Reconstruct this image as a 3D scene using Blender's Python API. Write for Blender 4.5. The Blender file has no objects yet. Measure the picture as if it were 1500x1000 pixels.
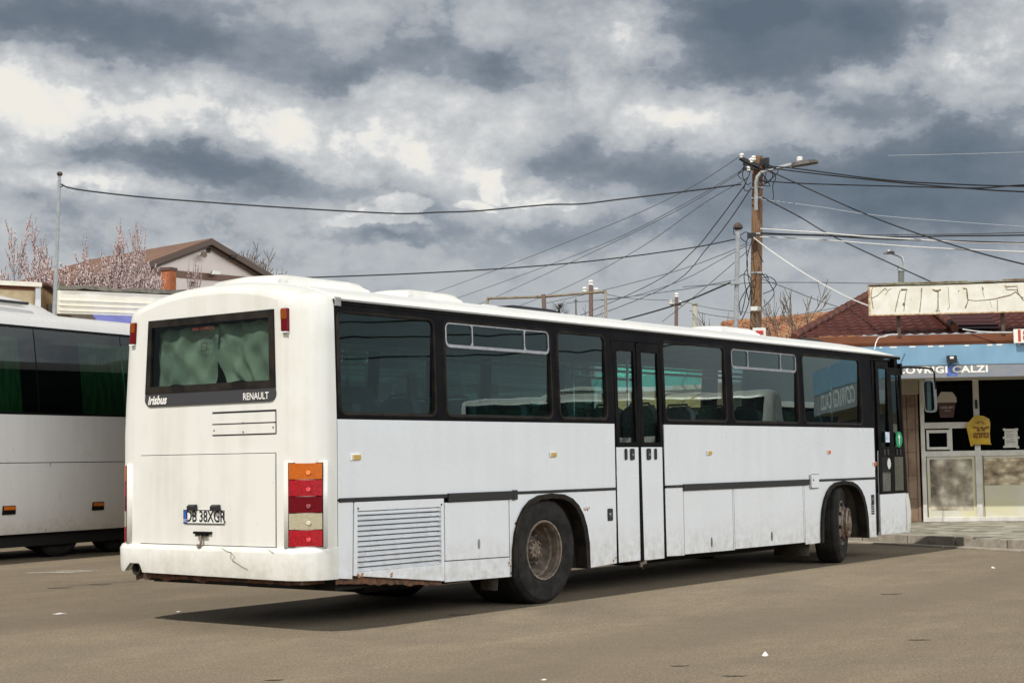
import bpy, bmesh, math, random
from mathutils import Vector, Matrix
from mathutils.geometry import tessellate_polygon
random.seed(7)
PI = math.pi
S = bpy.context.scene
COL = S.collection
V3 = Vector

# ------------------------------------------------------------ camera
CAM = V3((-9.2581, -9.2104, 1.3922)); YAW, PIT, ROL, FPX = math.radians(37.521), math.radians(4.264), math.radians(-0.828), 2327.12
f_ = V3((math.cos(YAW)*math.cos(PIT), math.sin(YAW)*math.cos(PIT), math.sin(PIT)))
r0 = f_.cross(V3((0, 0, 1))).normalized(); u0 = r0.cross(f_)
r_ = math.cos(ROL)*r0 + math.sin(ROL)*u0; u_ = -math.sin(ROL)*r0 + math.cos(ROL)*u0
cd = bpy.data.cameras.new('camera'); cam = bpy.data.objects.new('camera', cd); COL.objects.link(cam)
cam.matrix_world = Matrix(((r_.x, u_.x, -f_.x, CAM.x), (r_.y, u_.y, -f_.y, CAM.y), (r_.z, u_.z, -f_.z, CAM.z), (0, 0, 0, 1)))
cd.sensor_width = 36; cd.lens = FPX/1500*36; cd.clip_end = 2000; cd.clip_start = .1
S.camera = cam

def at(px, py, d):
    """the place that lies d metres ahead of the photographer at this bearing"""
    return CAM + d*(f_ + r_*((px-750)/FPX) - u_*((py-500)/FPX))

# ------------------------------------------------------------ mesh builder
class MB:
    def __init__(s): s.v = []; s.f = []; s.m = []; s.sm = []
    def add(s, vs, fs, m=0, smooth=False):
        b = len(s.v); s.v += [tuple(v) for v in vs]
        for f in fs: s.f.append([b+i for i in f]); s.m.append(m); s.sm.append(smooth)
        return s
    def box(s, x0, x1, y0, y1, z0, z1, m=0):
        vs = [(x, y, z) for z in (z0, z1) for y in (y0, y1) for x in (x0, x1)]
        return s.add(vs, [(0, 2, 3, 1), (4, 5, 7, 6), (0, 1, 5, 4), (2, 6, 7, 3), (0, 4, 6, 2), (1, 3, 7, 5)], m)
    def obox(s, c, ax, ay, az, m=0):
        c, ax, ay, az = V3(c), V3(ax), V3(ay), V3(az)
        vs = [c+i*ax+j*ay+k*az for k in (-1, 1) for j in (-1, 1) for i in (-1, 1)]
        return s.add(vs, [(0, 2, 3, 1), (4, 5, 7, 6), (0, 1, 5, 4), (2, 6, 7, 3), (0, 4, 6, 2), (1, 3, 7, 5)], m)
    def tube(s, pts, r, n=8, m=0, caps=True, smooth=True):
        pts = [V3(p) for p in pts]; rs = r if isinstance(r, (list, tuple)) else [r]*len(pts)
        ring = []; up = None; vs = []
        for i, p in enumerate(pts):
            t = (pts[min(i+1, len(pts)-1)]-pts[max(i-1, 0)])
            t = t.normalized() if t.length > 1e-9 else V3((0, 0, 1))
            if up is None:
                a = V3((0, 0, 1)) if abs(t.z) < .9 else V3((1, 0, 0)); up = (a-t*a.dot(t)).normalized()
            else:
                q = up-t*up.dot(t); up = q.normalized() if q.length > 1e-6 else up
            w = t.cross(up)
            for k in range(n):
                an = 2*PI*k/n; vs.append(p+rs[i]*(up*math.cos(an)+w*math.sin(an)))
        fs = [(i*n+k, i*n+(k+1) % n, (i+1)*n+(k+1) % n, (i+1)*n+k) for i in range(len(pts)-1) for k in range(n)]
        s.add(vs, fs, m, smooth)
        if caps: b = len(s.v)-len(vs); s.f.append([b+k for k in range(n)][::-1]); s.f.append([b+(len(pts)-1)*n+k for k in range(n)]); s.m += [m, m]; s.sm += [False, False]
        return s
    def lathe(s, prof, c, ax, n=32, m=0, smooth=True):
        """prof: (radius, distance along ax)"""
        c, ax = V3(c), V3(ax).normalized(); a = V3((0, 0, 1)) if abs(ax.z) < .9 else V3((1, 0, 0))
        e1 = (a-ax*a.dot(ax)).normalized(); e2 = ax.cross(e1); vs = []
        for (r, h) in prof:
            for k in range(n): an = 2*PI*k/n; vs.append(c+ax*h+r*(e1*math.cos(an)+e2*math.sin(an)))
        fs = [(i*n+k, i*n+(k+1) % n, (i+1)*n+(k+1) % n, (i+1)*n+k) for i in range(len(prof)-1) for k in range(n)]
        return s.add(vs, fs, m, smooth)
    def plate(s, outer, holes, th, fn, m=0):
        """outline (u,v) with holes; fn(u,v,w) places it; w from 0 (front) to th"""
        polys = [outer]+list(holes)
        flat = [p for q in polys for p in q]
        tris = tessellate_polygon([[V3((p[0], p[1], 0)) for p in q] for q in polys])
        n = len(flat); vs = [fn(p[0], p[1], 0) for p in flat]+[fn(p[0], p[1], th) for p in flat]
        fs = [tuple(t) for t in tris]+[tuple(n+i for i in reversed(t)) for t in tris]
        b = 0
        for q in polys:
            k = len(q); fs += [(b+i, b+(i+1) % k, n+b+(i+1) % k, n+b+i) for i in range(k)]; b += k
        return s.add(vs, fs, m)
    def grid(s, fn, nu, nv, m=0, smooth=True, closed=False):
        vs = [fn(i/nu, j/nv) for j in range(nv+1) for i in range(nu+1)]
        return s.add(vs, [(j*(nu+1)+i, j*(nu+1)+i+1, (j+1)*(nu+1)+i+1, (j+1)*(nu+1)+i) for j in range(nv) for i in range(nu)], m, smooth)
    def loft(s, secs, m=0, smooth=True, cap=(True, True), closed=True):
        k = len(secs[0]); vs = [p for q in secs for p in q]; e = k if closed else k-1
        fs = [(i*k+j, i*k+(j+1) % k, (i+1)*k+(j+1) % k, (i+1)*k+j) for i in range(len(secs)-1) for j in range(e)]
        s.add(vs, fs, m, smooth); b = len(s.v)-len(vs)
        if cap[0]: s.f.append([b+j for j in range(k)][::-1]); s.m.append(m); s.sm.append(False)
        if cap[1]: s.f.append([b+(len(secs)-1)*k+j for j in range(k)]); s.m.append(m); s.sm.append(False)
        return s
    def xf(s, M):
        s.v = [tuple(M @ V3(v)) for v in s.v]; return s

def obj(name, mb, mats, parent=None, loc=None, recalc=True, bevel=0, sharp=35):
    me = bpy.data.meshes.new(name); me.from_pydata(mb.v, [], mb.f)
    if not isinstance(mats, (list, tuple)): mats = [mats]
    for m in mats: me.materials.append(m)
    me.polygons.foreach_set('material_index', mb.m); me.polygons.foreach_set('use_smooth', mb.sm); me.update()
    if recalc:
        bm = bmesh.new(); bm.from_mesh(me); bmesh.ops.remove_doubles(bm, verts=bm.verts, dist=1e-5); bmesh.ops.recalc_face_normals(bm, faces=bm.faces)
        if any(mb.sm):
            for e in bm.edges:
                if len(e.link_faces) == 2 and e.calc_face_angle(0) > math.radians(sharp): e.smooth = False
        bm.to_mesh(me); bm.free()
    o = bpy.data.objects.new(name, me); COL.objects.link(o)
    if bevel:
        b = o.modifiers.new('bevel', 'BEVEL'); b.width = bevel; b.segments = 2; b.limit_method = 'ANGLE'; b.angle_limit = math.radians(40)
        b.harden_normals = False
    if parent is not None:
        o.parent = parent
        w = parent.get('_w')
        if w is not None: o.location = -V3(w)
    if loc is not None: o.location = loc
    return o

def tag(o, label, cat, group=None):
    o['label'] = label; o['category'] = cat
    if group: o['group'] = group
    return o
def thing(name, label, cat, loc=(0, 0, 0), group=None, rotz=0, world=True):
    """Empty at the thing's base; with world=True its parts are given in world coordinates"""
    o = bpy.data.objects.new(name, None); COL.objects.link(o); o.location = loc; o.rotation_euler = (0, 0, rotz); o.empty_display_size = .3
    if world: o['_w'] = tuple(loc)
    return tag(o, label, cat, group)
def struct(name, mb, mats, **k):
    o = obj(name, mb, mats, **k); o['kind'] = 'structure'; return o
def kids(o): return [c for c in list(bpy.data.objects) if c.parent == o]
def copy_tree(o, parent=None):
    c = o.copy(); COL.objects.link(c); c.parent = parent
    for ch in kids(o): copy_tree(ch, c)
    return c
def rrect(x0, x1, z0, z1, r, n=6):
    r = min(r, abs(x1-x0)/2-1e-4, abs(z1-z0)/2-1e-4); out = []
    for cx, cz, a in ((x1-r, z1-r, 0), (x0+r, z1-r, 90), (x0+r, z0+r, 180), (x1-r, z0+r, 270)):
        for k in range(n+1): t = math.radians(a+90*k/n); out.append((cx+r*math.cos(t), cz+r*math.sin(t)))
    return out
def text_mb(txt, size, fn, depth=.002, m=0, shear=0, bold=0, width=1.0, align='CENTER', space=1.0):
    """mesh of a word; fn(u,v,w): u along the line, v up, w outwards"""
    c = bpy.data.curves.new('t', 'FONT'); c.body = txt; c.size = size; c.align_x = align; c.align_y = 'CENTER'; c.shear = shear; c.offset = bold; c.space_character = space
    c.resolution_u = 3
    o = bpy.data.objects.new('t', c); me = bpy.data.meshes.new_from_object(o)
    mb = MB(); mb.add([fn(v.co.x*width, v.co.y, depth) for v in me.vertices], [tuple(p.vertices) for p in me.polygons], m)
    bpy.data.objects.remove(o); bpy.data.curves.remove(c); bpy.data.meshes.remove(me)
    return mb

# ------------------------------------------------------------ materials
def N(nt, t, **k):
    n = nt.nodes.new(t)
    for a, b in k.items():
        if a == 'op': n.operation = b
        elif a.startswith('i_'):
            n.inputs[a[2:].replace('_', ' ')].default_value = b
        else: setattr(n, a, b)
    return n
def mat(name, col, rough=.6, col2=None, scale=3, detail=6, mixpos=(.4, .6), metal=0, bump=0, bscale=40, stretch=(1, 1, 1), coat=0, spec=.5, spots=None, emit=0, alpha=1, col3=None, scale3=.6):
    M = bpy.data.materials.new(name); M.use_nodes = True; nt = M.node_tree; L = nt.links.new
    b = nt.nodes['Principled BSDF']; b.inputs['Roughness'].default_value = rough; b.inputs['Metallic'].default_value = metal
    b.inputs['Specular IOR Level'].default_value = spec
    if coat: b.inputs['Coat Weight'].default_value = coat; b.inputs['Coat Roughness'].default_value = .12
    b.inputs['Base Color'].default_value = (*col, 1)
    tc = N(nt, 'ShaderNodeTexCoord'); mp = N(nt, 'ShaderNodeMapping'); mp.inputs['Scale'].default_value = stretch; L(tc.outputs['Object'], mp.inputs[0])
    cur = None
    if col2:
        no = N(nt, 'ShaderNodeTexNoise', i_Scale=scale, i_Detail=detail, i_Roughness=.6); L(mp.outputs[0], no.inputs['Vector'])
        mr = N(nt, 'ShaderNodeMapRange', i_From_Min=mixpos[0], i_From_Max=mixpos[1]); L(no.outputs[0], mr.inputs[0])
        mx = N(nt, 'ShaderNodeMix', data_type='RGBA'); mx.inputs['A'].default_value = (*col, 1); mx.inputs['B'].default_value = (*col2, 1); L(mr.outputs[0], mx.inputs[0]); cur = mx.outputs['Result']
    if col3:
        no = N(nt, 'ShaderNodeTexNoise', i_Scale=scale3, i_Detail=3); L(tc.outputs['Object'], no.inputs['Vector'])
        mr = N(nt, 'ShaderNodeMapRange', i_From_Min=.42, i_From_Max=.62); L(no.outputs[0], mr.inputs[0])
        mx = N(nt, 'ShaderNodeMix', data_type='RGBA'); mx.inputs['A'].default_value = (*col, 1); mx.inputs['B'].default_value = (*col3, 1); L(mr.outputs[0], mx.inputs[0])
        if cur: L(cur, mx.inputs['A'])
        cur = mx.outputs['Result']
    if spots:  # (colour, scale, threshold)
        vo = N(nt, 'ShaderNodeTexNoise', i_Scale=spots[1], i_Detail=5, i_Roughness=.7); L(mp.outputs[0], vo.inputs['Vector'])
        mr = N(nt, 'ShaderNodeMapRange', i_From_Min=spots[2], i_From_Max=spots[2]+.05); L(vo.outputs[0], mr.inputs[0])
        mx = N(nt, 'ShaderNodeMix', data_type='RGBA'); mx.inputs['A'].default_value = (*col, 1); mx.inputs['B'].default_value = (*spots[0], 1); L(mr.outputs[0], mx.inputs[0])
        if cur: L(cur, mx.inputs['A'])
        cur = mx.outputs['Result']
    if cur: L(cur, b.inputs['Base Color'])
    if bump:
        no = N(nt, 'ShaderNodeTexNoise', i_Scale=bscale, i_Detail=6); L(mp.outputs[0], no.inputs['Vector'])
        bu = N(nt, 'ShaderNodeBump', i_Strength=bump, i_Distance=.02); L(no.outputs[0], bu.inputs['Height']); L(bu.outputs[0], b.inputs['Normal'])
    if emit: b.inputs['Emission Color'].default_value = (*col, 1); b.inputs['Emission Strength'].default_value = emit
    return M
def glass(name, tint, refl=(.06, .9), trans=1.0, wav=.0, wscale=1.2, gcol=(.9, .95, .95)):
    """thin tinted pane: lets light through, reflects by Fresnel, slightly wavy"""
    M = bpy.data.materials.new(name); M.use_nodes = True; nt = M.node_tree; L = nt.links.new; nt.nodes.clear()
    out = N(nt, 'ShaderNodeOutputMaterial'); tr = N(nt, 'ShaderNodeBsdfTransparent'); tr.inputs[0].default_value = (*tint, 1)
    gl = N(nt, 'ShaderNodeBsdfGlossy', i_Roughness=.0); gl.inputs[0].default_value = (*gcol, 1)
    lw = N(nt, 'ShaderNodeLayerWeight', i_Blend=.5); mr = N(nt, 'ShaderNodeMapRange', i_To_Min=refl[0], i_To_Max=refl[1])
    pw = N(nt, 'ShaderNodeMath', op='POWER'); pw.inputs[1].default_value = 3.0; L(lw.outputs['Facing'], pw.inputs[0]); L(pw.outputs[0], mr.inputs[0])
    mx = N(nt, 'ShaderNodeMixShader'); L(mr.outputs[0], mx.inputs[0]); L(tr.outputs[0], mx.inputs[1]); L(gl.outputs[0], mx.inputs[2]); L(mx.outputs[0], out.inputs[0])
    if wav:
        tc = N(nt, 'ShaderNodeTexCoord'); no = N(nt, 'ShaderNodeTexNoise', i_Scale=wscale, i_Detail=1); L(tc.outputs['Object'], no.inputs['Vector'])
        bu = N(nt, 'ShaderNodeBump', i_Strength=wav, i_Distance=.05); L(no.outputs[0], bu.inputs['Height']); L(bu.outputs[0], gl.inputs['Normal'])
    return M

# painted metal with vertical grime streaks and soft waviness
def paint(name, col, dirt, amt=.5, rough=.32, wav=.06, warm=None, zdirt=None):
    M = bpy.data.materials.new(name); M.use_nodes = True; nt = M.node_tree; L = nt.links.new
    b = nt.nodes['Principled BSDF']; b.inputs['Roughness'].default_value = rough; b.inputs['Coat Weight'].default_value = .35; b.inputs['Coat Roughness'].default_value = .15
    ge = N(nt, 'ShaderNodeNewGeometry')
    m1 = N(nt, 'ShaderNodeMapping'); m1.inputs['Scale'].default_value = (7, 7, .5); L(ge.outputs['Position'], m1.inputs[0])
    n1 = N(nt, 'ShaderNodeTexNoise', i_Scale=.9, i_Detail=7, i_Roughness=.6); L(m1.outputs[0], n1.inputs['Vector'])
    n2 = N(nt, 'ShaderNodeTexNoise', i_Scale=1.3, i_Detail=5, i_Roughness=.6); L(ge.outputs['Position'], n2.inputs['Vector'])
    a = N(nt, 'ShaderNodeMath', op='MULTIPLY'); L(n1.outputs[0], a.inputs[0]); L(n2.outputs[0], a.inputs[1])
    mr = N(nt, 'ShaderNodeMapRange', i_From_Min=.2, i_From_Max=.42, i_To_Max=amt); L(a.outputs[0], mr.inputs[0])
    mx = N(nt, 'ShaderNodeMix', data_type='RGBA'); mx.inputs['A'].default_value = (*col, 1); mx.inputs['B'].default_value = (*dirt, 1); L(mr.outputs[0], mx.inputs[0])
    # fine specks and scuffs
    n3 = N(nt, 'ShaderNodeTexNoise', i_Scale=38, i_Detail=3, i_Roughness=.6); L(ge.outputs['Position'], n3.inputs['Vector'])
    m3 = N(nt, 'ShaderNodeMapRange', i_From_Min=.70, i_From_Max=.76, i_To_Max=.5); L(n3.outputs[0], m3.inputs[0])
    x3 = N(nt, 'ShaderNodeMix', data_type='RGBA'); x3.inputs['B'].default_value = (.33, .29, .22, 1); L(m3.outputs[0], x3.inputs[0]); L(mx.outputs['Result'], x3.inputs['A'])
    last = x3
    # road dirt low on the body
    sp = N(nt, 'ShaderNodeSeparateXYZ'); L(ge.outputs['Position'], sp.inputs[0])
    mz = N(nt, 'ShaderNodeMapRange', i_From_Min=.75, i_From_Max=.3, i_To_Max=.8); L(sp.outputs['Z'], mz.inputs[0])
    n4 = N(nt, 'ShaderNodeTexNoise', i_Scale=9, i_Detail=8, i_Roughness=.7); L(ge.outputs['Position'], n4.inputs['Vector'])
    m4 = N(nt, 'ShaderNodeMapRange', i_From_Min=.42, i_From_Max=.72); L(n4.outputs[0], m4.inputs[0])
    ml = N(nt, 'ShaderNodeMath', op='MULTIPLY'); L(mz.outputs[0], ml.inputs[0]); L(m4.outputs[0], ml.inputs[1])
    x4 = N(nt, 'ShaderNodeMix', data_type='RGBA'); x4.inputs['B'].default_value = (.42, .37, .29, 1); L(ml.outputs[0], x4.inputs[0]); L(last.outputs['Result'], x4.inputs['A'])
    L(x4.outputs['Result'], b.inputs['Base Color'])
    rr = N(nt, 'ShaderNodeMapRange', i_From_Min=.3, i_From_Max=.7, i_To_Min=rough-.1, i_To_Max=rough+.2); L(n2.outputs[0], rr.inputs[0]); L(rr.outputs[0], b.inputs['Roughness'])
    n5 = N(nt, 'ShaderNodeTexNoise', i_Scale=1.6, i_Detail=1); L(ge.outputs['Position'], n5.inputs['Vector'])
    bu = N(nt, 'ShaderNodeBump', i_Strength=wav, i_Distance=.25); L(n5.outputs[0], bu.inputs['Height']); L(bu.outputs[0], b.inputs['Normal']); L(bu.outputs[0], b.inputs['Coat Normal'])
    return M

m_white = paint('bus_white_paint', (.79, .82, .845), (.64, .665, .68), .32, rough=.24, wav=.12)
m_cream = paint('bus_rear_paint', (.755, .755, .715), (.58, .57, .51), .6, rough=.40, wav=.03)
m_roofw = paint('bus_roof_paint', (.84, .84, .80), (.60, .59, .54), .4, rough=.35, wav=.02)
m_coach = paint('coach_white_paint', (.66, .65, .63), (.54, .52, .49), .35, rough=.3, wav=.02)
m_black = mat('black_trim', (.006, .006, .007), .5, (.012, .011, .010), 6, spec=.05)
m_band = mat('black_window_band', (.005, .005, .007), .42, (.009, .009, .010), 2.5, spec=.05)
m_rubber = mat('window_rubber', (.012, .011, .010), .55, (.028, .023, .019), 5, spec=.10)
m_strip = mat('scuffed_black_rail', (.012, .012, .012), .5, spots=((.35, .34, .32), 30, .66), stretch=(.25, 1, 6))
m_alu = mat('aluminium', (.40, .41, .43), .4, metal=.7, col2=(.32, .32, .34), scale=20)
m_dark = mat('underbody_black', (.006, .006, .006), .9)
m_rust = mat('rusty_frame', (.05, .03, .02), .9, (.16, .07, .035), 14, spots=((.3, .2, .12), 25, .66))
m_tyre = mat('tyre_rubber', (.014, .0135, .013), .85, (.03, .028, .026), 7, spec=.2, bump=.25, bscale=60)
m_rim = mat('dusty_rim', (.13, .105, .085), .8, (.26, .21, .165), 12, spots=((.12, .05, .025), 16, .6), metal=.1, bump=.2)
m_hub = mat('rusty_hub', (.09, .06, .045), .8, (.24, .19, .15), 25)
m_seat = mat('seat_fabric', (.05, .06, .075), .9, (.09, .09, .10), 30)
m_int = mat('bus_interior_grey', (.10, .11, .115), .8, (.07, .08, .08), 4)
m_curt = mat('sage_curtain', (.165, .20, .17), .9, (.12, .15, .13), 3, col3=(.20, .24, .20), scale3=5, spec=.1)
m_gcurt = mat('green_curtain', (.02, .16, .04), .8, (.01, .07, .02), 4, stretch=(6, 6, .4))
g_side = glass('bus_side_glass', (.54, .70, .68), refl=(.075, .75), wav=.022, wscale=1.5, gcol=(.85, .93, .92))
g_rear = glass('bus_rear_glass', (.84, .90, .86), refl=(.025, .3))
g_clear = glass('bus_clear_glass', (.86, .93, .90), refl=(.06, .7), wav=.02, wscale=1.5, gcol=(.85, .93, .92))
g_coach = glass('coach_dark_glass', (.30, .36, .33), refl=(.03, .4), wav=.01)
g_shop = glass('shop_glass', (.30, .31, .29), refl=(.006, .25))
m_amber = mat('amber_lens', (.56, .13, .006), .12, (.46, .10, .005), 60, spec=.45, bump=.25, bscale=110)
m_red = mat('red_lens', (.44, .006, .014), .10, (.26, .004, .009), 60, spec=.45, bump=.25, bscale=110)
m_dred = mat('dark_red_lens', (.16, .004, .010), .2, (.10, .003, .006), 90, spec=.3)
m_damb = mat('dark_amber_lens', (.28, .07, .008), .2, (.20, .045, .005), 90, spec=.3)
m_clear = mat('clear_lens', (.40, .36, .24), .12, (.45, .41, .29), 60, spec=.45, bump=.25, bscale=110)
m_text = mat('white_lettering', (.78, .77, .74), .5)
m_ink = mat('black_lettering', (.015, .015, .018), .5)
# ------------------------------------------------------------ the white bus
bus = thing('bus', 'long white bus seen from behind with its rear window curtained in sage green', 'bus', (6, 1.25, 0))
W2 = 1.25
ny = lambda u, v, w: (u, w, v)            # near side (y = 0), w inwards
fy = lambda u, v, w: (u, 2.5-w, v)        # far side
rx = lambda u, v, w: (w, u, v)            # rear face (x = 0)

def section(hw, zc, zb=.69, zs=2.78, rc=.07):
    """half-width, crown height -> closed outline (y,z) from near bottom, up, over, down the far side"""
    out = []
    for k in range(9): out.append((-hw, zb+(zs-rc-zb)*k/8))
    top = lambda s: zs+(zc-zs)*(1-abs(s)**2.4)
    out.append((-hw+.012, zs-rc*.35)); 
    for k in range(25):
        s = -1+2*k/24; s = math.copysign(abs(s)**.8, s)*.965; out.append((s*hw, top(s)))
    out.append((hw-.012, zs-rc*.35))
    for k in range(8, -1, -1): out.append((hw, zb+(zs-rc-zb)*k/8))
    return [(W2+y, z) for y, z in out]
RR = .33
def kx(x, R=RR, e=2.3): return (1-abs((R-x)/R)**e)**(1/e) if x < R else 1
xs = [0, .004, .015, .035, .065, .1, .15, .21, .27, RR]
secs = []
for x in xs:
    k = kx(x); hw = W2-RR*.93*(1-k); zc = 2.855+.115*k; secs.append([(x, y, z) for y, z in section(hw, zc, zs=2.74+.04*k, rc=.07+.16*(1-k))])
cap = MB().loft(secs, cap=(False, False), closed=False)
outer = [(p[1], p[2]) for p in secs[0]]
whole = [(.395, 2.05), (2.01, 2.05), (2.01, 2.65), (.395, 2.65)]
cap.plate(outer, [whole], .03, rx)
obj('rear_bodywork', cap, m_cream, bus)
# rear window: rubber frame, glass, curtains behind it
fr = MB().plate([(.37, 2.02), (2.04, 2.02), (2.03, 2.675), (.375, 2.675)], [[(.435, 2.085), (1.975, 2.085), (1.975, 2.61), (.435, 2.61)]], .035, lambda u, v, w: (w-.016, u, v))
rw = obj('rear_window', fr, m_rubber, bus)
obj('pane', MB().box(.0, .004, .43, 1.98, 2.08, 2.615), g_rear, rw)
def curtain(yo, yi_top, yi_bot, bulge, z0, z1, x, seed):
    """yo outer edge, yi inner edge at top and bottom"""
    rnd = random.Random(seed); ph = [rnd.uniform(0, 6) for _ in range(8)]
    def fn(u, v):
        yi = yi_bot+(yi_top-yi_bot)*v**1.4+bulge*math.sin(PI*v); yo_ = yo+.03*(1-v)*math.sin(2.5*(1-v))*(1 if yo > 1.2 else -1)*-1
        y = yo_+(yi-yo_)*u
        pin = abs(u-.5)
        fold = .014*math.sin(u*9+ph[0]+2.2*v*(u-.3))+.010*math.sin(u*21+ph[1]-4*v)+.008*math.sin((u+v*.8)*11+ph[2])*(1-v)+.008*math.sin(v*13+u*15+ph[3])+.008*math.sin((u-v*.6)*17+ph[6])
        z = z0+(z1-z0)*v-.020*abs(math.sin(PI*u*3+ph[5]))*v+.03*math.sin(u*6+ph[1])*(1-v)**2
        return (x+.05+fold, y, z)
    return MB().grid(fn, 70, 40)
for k, a in enumerate(((.43, 1.17, 1.03, .08, 2.075, 2.612, .03, 3), (2.0, 1.15, 1.22, -.04, 2.07, 2.60, .035, 8))):
    obj('curtain', curtain(*a), m_curt, rw)
obj('shelf_and_dark_sheet', MB().box(.12, .9, .1, 2.4, 1.9, 2.04).box(.30, .34, .1, 2.4, 2.0, 2.68), m_dark, bus)  # black upright sheet added behind the curtains to keep their gaps dark
blk = MB().plate([(.37, 2.0), (.375, 2.02), (2.04, 2.02)]+[(2.045-.075+.075*math.cos(t), 1.955+.0-.0-.075*math.sin(t)+.03) for t in [i*PI/12 for i in range(1, 7)]]+[(.365+.075-.075*math.sin(t)*1.0, 1.985-.075*math.cos(t)) for t in [i*PI/12 for i in range(0, 7)]], [], .02, lambda u, v, w: (w-.013, u, v))
np_ = obj('name_panel', blk, mat('charcoal_panel', (.045, .045, .05), .4), bus)
rtx = lambda yc, zc, x=-.0145: (lambda u, v, w: (x-w, yc-u, zc+v))
obj('lettering', text_mb('irisbus', .105, rtx(1.87, 1.963), shear=.25, bold=.004, width=.92), m_text, np_)
ren = text_mb('RENAULT', .082, rtx(.60, 1.955), bold=.0015, width=.88)
for k, (a, b) in enumerate(((-.178, -.148), (-.125, -.097), (-.07, -.03), (-.01, .0), (.06, .075), (.12, .14))): pass
obj('lettering', ren, m_text, np_)
obj('lettering', text_mb('IESIRE DE PERICOL', .036, rtx(1.27, 2.565, -.002)), mat('red_lettering', (.20, .04, .03), .6), rw)
t = text_mb('SPARGE GEAMUL', .034, rtx(1.27, 2.515, -.002)); t2 = text_mb('FOLOSIND CIOCANUL', .034, rtx(1.27, 2.475, -.002)); t.add(t2.v, t2.f)
t.plate([(1.22, 2.37), (1.30, 2.37), (1.30, 2.44), (1.22, 2.44)], [[(1.226, 2.376), (1.294, 2.376), (1.294, 2.434), (1.226, 2.434)]], .001, lambda u, v, w: (-.003+w, u, v))
obj('lettering', t, m_ink, rw)
# clearance lamps high on the corners
for yy, xx in ((.245, .022), (2.255, .022)):
    b = MB().box(xx-.045, xx+.03, yy-.038, yy+.038, 2.48, 2.675); l = obj('clearance_lamp', b, m_dred, bus, bevel=.012)
    obj('amber_lens', MB().box(xx-.050, xx-.03, yy-.034, yy+.034, 2.58, 2.668), m_damb, l, bevel=.008)
    obj('bracket', MB().box(xx-.05, xx+.03, yy-.03, yy+.03, 2.468, 2.479), m_white, l)
# two-slat vent panel, engine cover
g = MB().plate(rrect(.37, 1.155, 1.635, 1.84, .008, 2), [], .004, lambda u, v, w: (w-.002, u, v), 1)
for z0, z1 in ((1.645, 1.727), (1.738, 1.822)): g.plate([(.378, z0), (1.147, z0), (1.147, z1), (.378, z1)], [], .014, lambda u, v, w: (w-.012, u, v), 0)
for yy, zz in ((.40, 1.69), (.76, 1.735), (1.12, 1.68), (.76, 1.66)): g.lathe([(0, 0), (.008, 0), (.008, .004)], (-.014, yy, zz), (1, 0, 0), 8, 1)
obj('rear_vent', g, [m_cream, m_ink], bus)
g = MB().plate([(.375, .70), (2.095, .70), (2.095, 1.483), (.375, 1.483)], [], .004, lambda u, v, w: (w-.002, u, v), 1)
g.plate([(.381, .706), (2.089, .706), (2.089, 1.477), (.381, 1.477)], [], .014, lambda u, v, w: (w-.010, u, v), 0)
eng = obj('engine_cover', g, [m_cream, m_dark], bus, bevel=.002)
# number plate with lights and hook
pl = obj('number_plate', MB().box(-.018, -.008, .985, 1.505, .885, 1.005), mat('plate_white', (.78, .78, .75), .35), bus, bevel=.003)
q = MB().plate([(.985, .885), (1.505, .885), (1.505, 1.005), (.985, 1.005)], [[(.991, .891), (1.499, .891), (1.499, .999), (.991, .999)]], .003, lambda u, v, w: (-.021+w, u, v))
t = text_mb('DB 38XGR', .135, rtx(1.225, .945, -.019), width=.80, bold=.002); q.add(t.v, t.f); obj('lettering', q, m_ink, pl)
obj('blue_band', MB().box(-.020, -.017, 1.455, 1.499, .891, .999), mat('plate_blue', (.02, .10, .50), .4), pl)
obj('lettering', text_mb('RO', .036, rtx(1.477, .912, -.0205)), m_text, pl)
for yy in (1.08, 1.375):
    q = MB().loft([[(-.008-x, yy+s*a, z) for s, z in ((-1, 1.0), (1, 1.0), (1, 1.0+h), (-1, 1.0+h))] for x, a, h in ((0, .035, .05), (.03, .045, .05), (.055, .04, .035))])
    obj('plate_lamp', q, m_ink, bus)
hk = MB().box(-.03, -.008, 1.145, 1.37, .80, .82).box(-.045, -.008, 1.19, 1.325, .785, .80)
hk.tube([(-.035, 1.258, .79), (-.04, 1.258, .72), (-.045, 1.262, .695), (-.055, 1.28, .69), (-.05, 1.29, .71)], .011, 8, 1)
obj('cover_latch', hk, [m_black, m_hub], bus)
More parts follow.
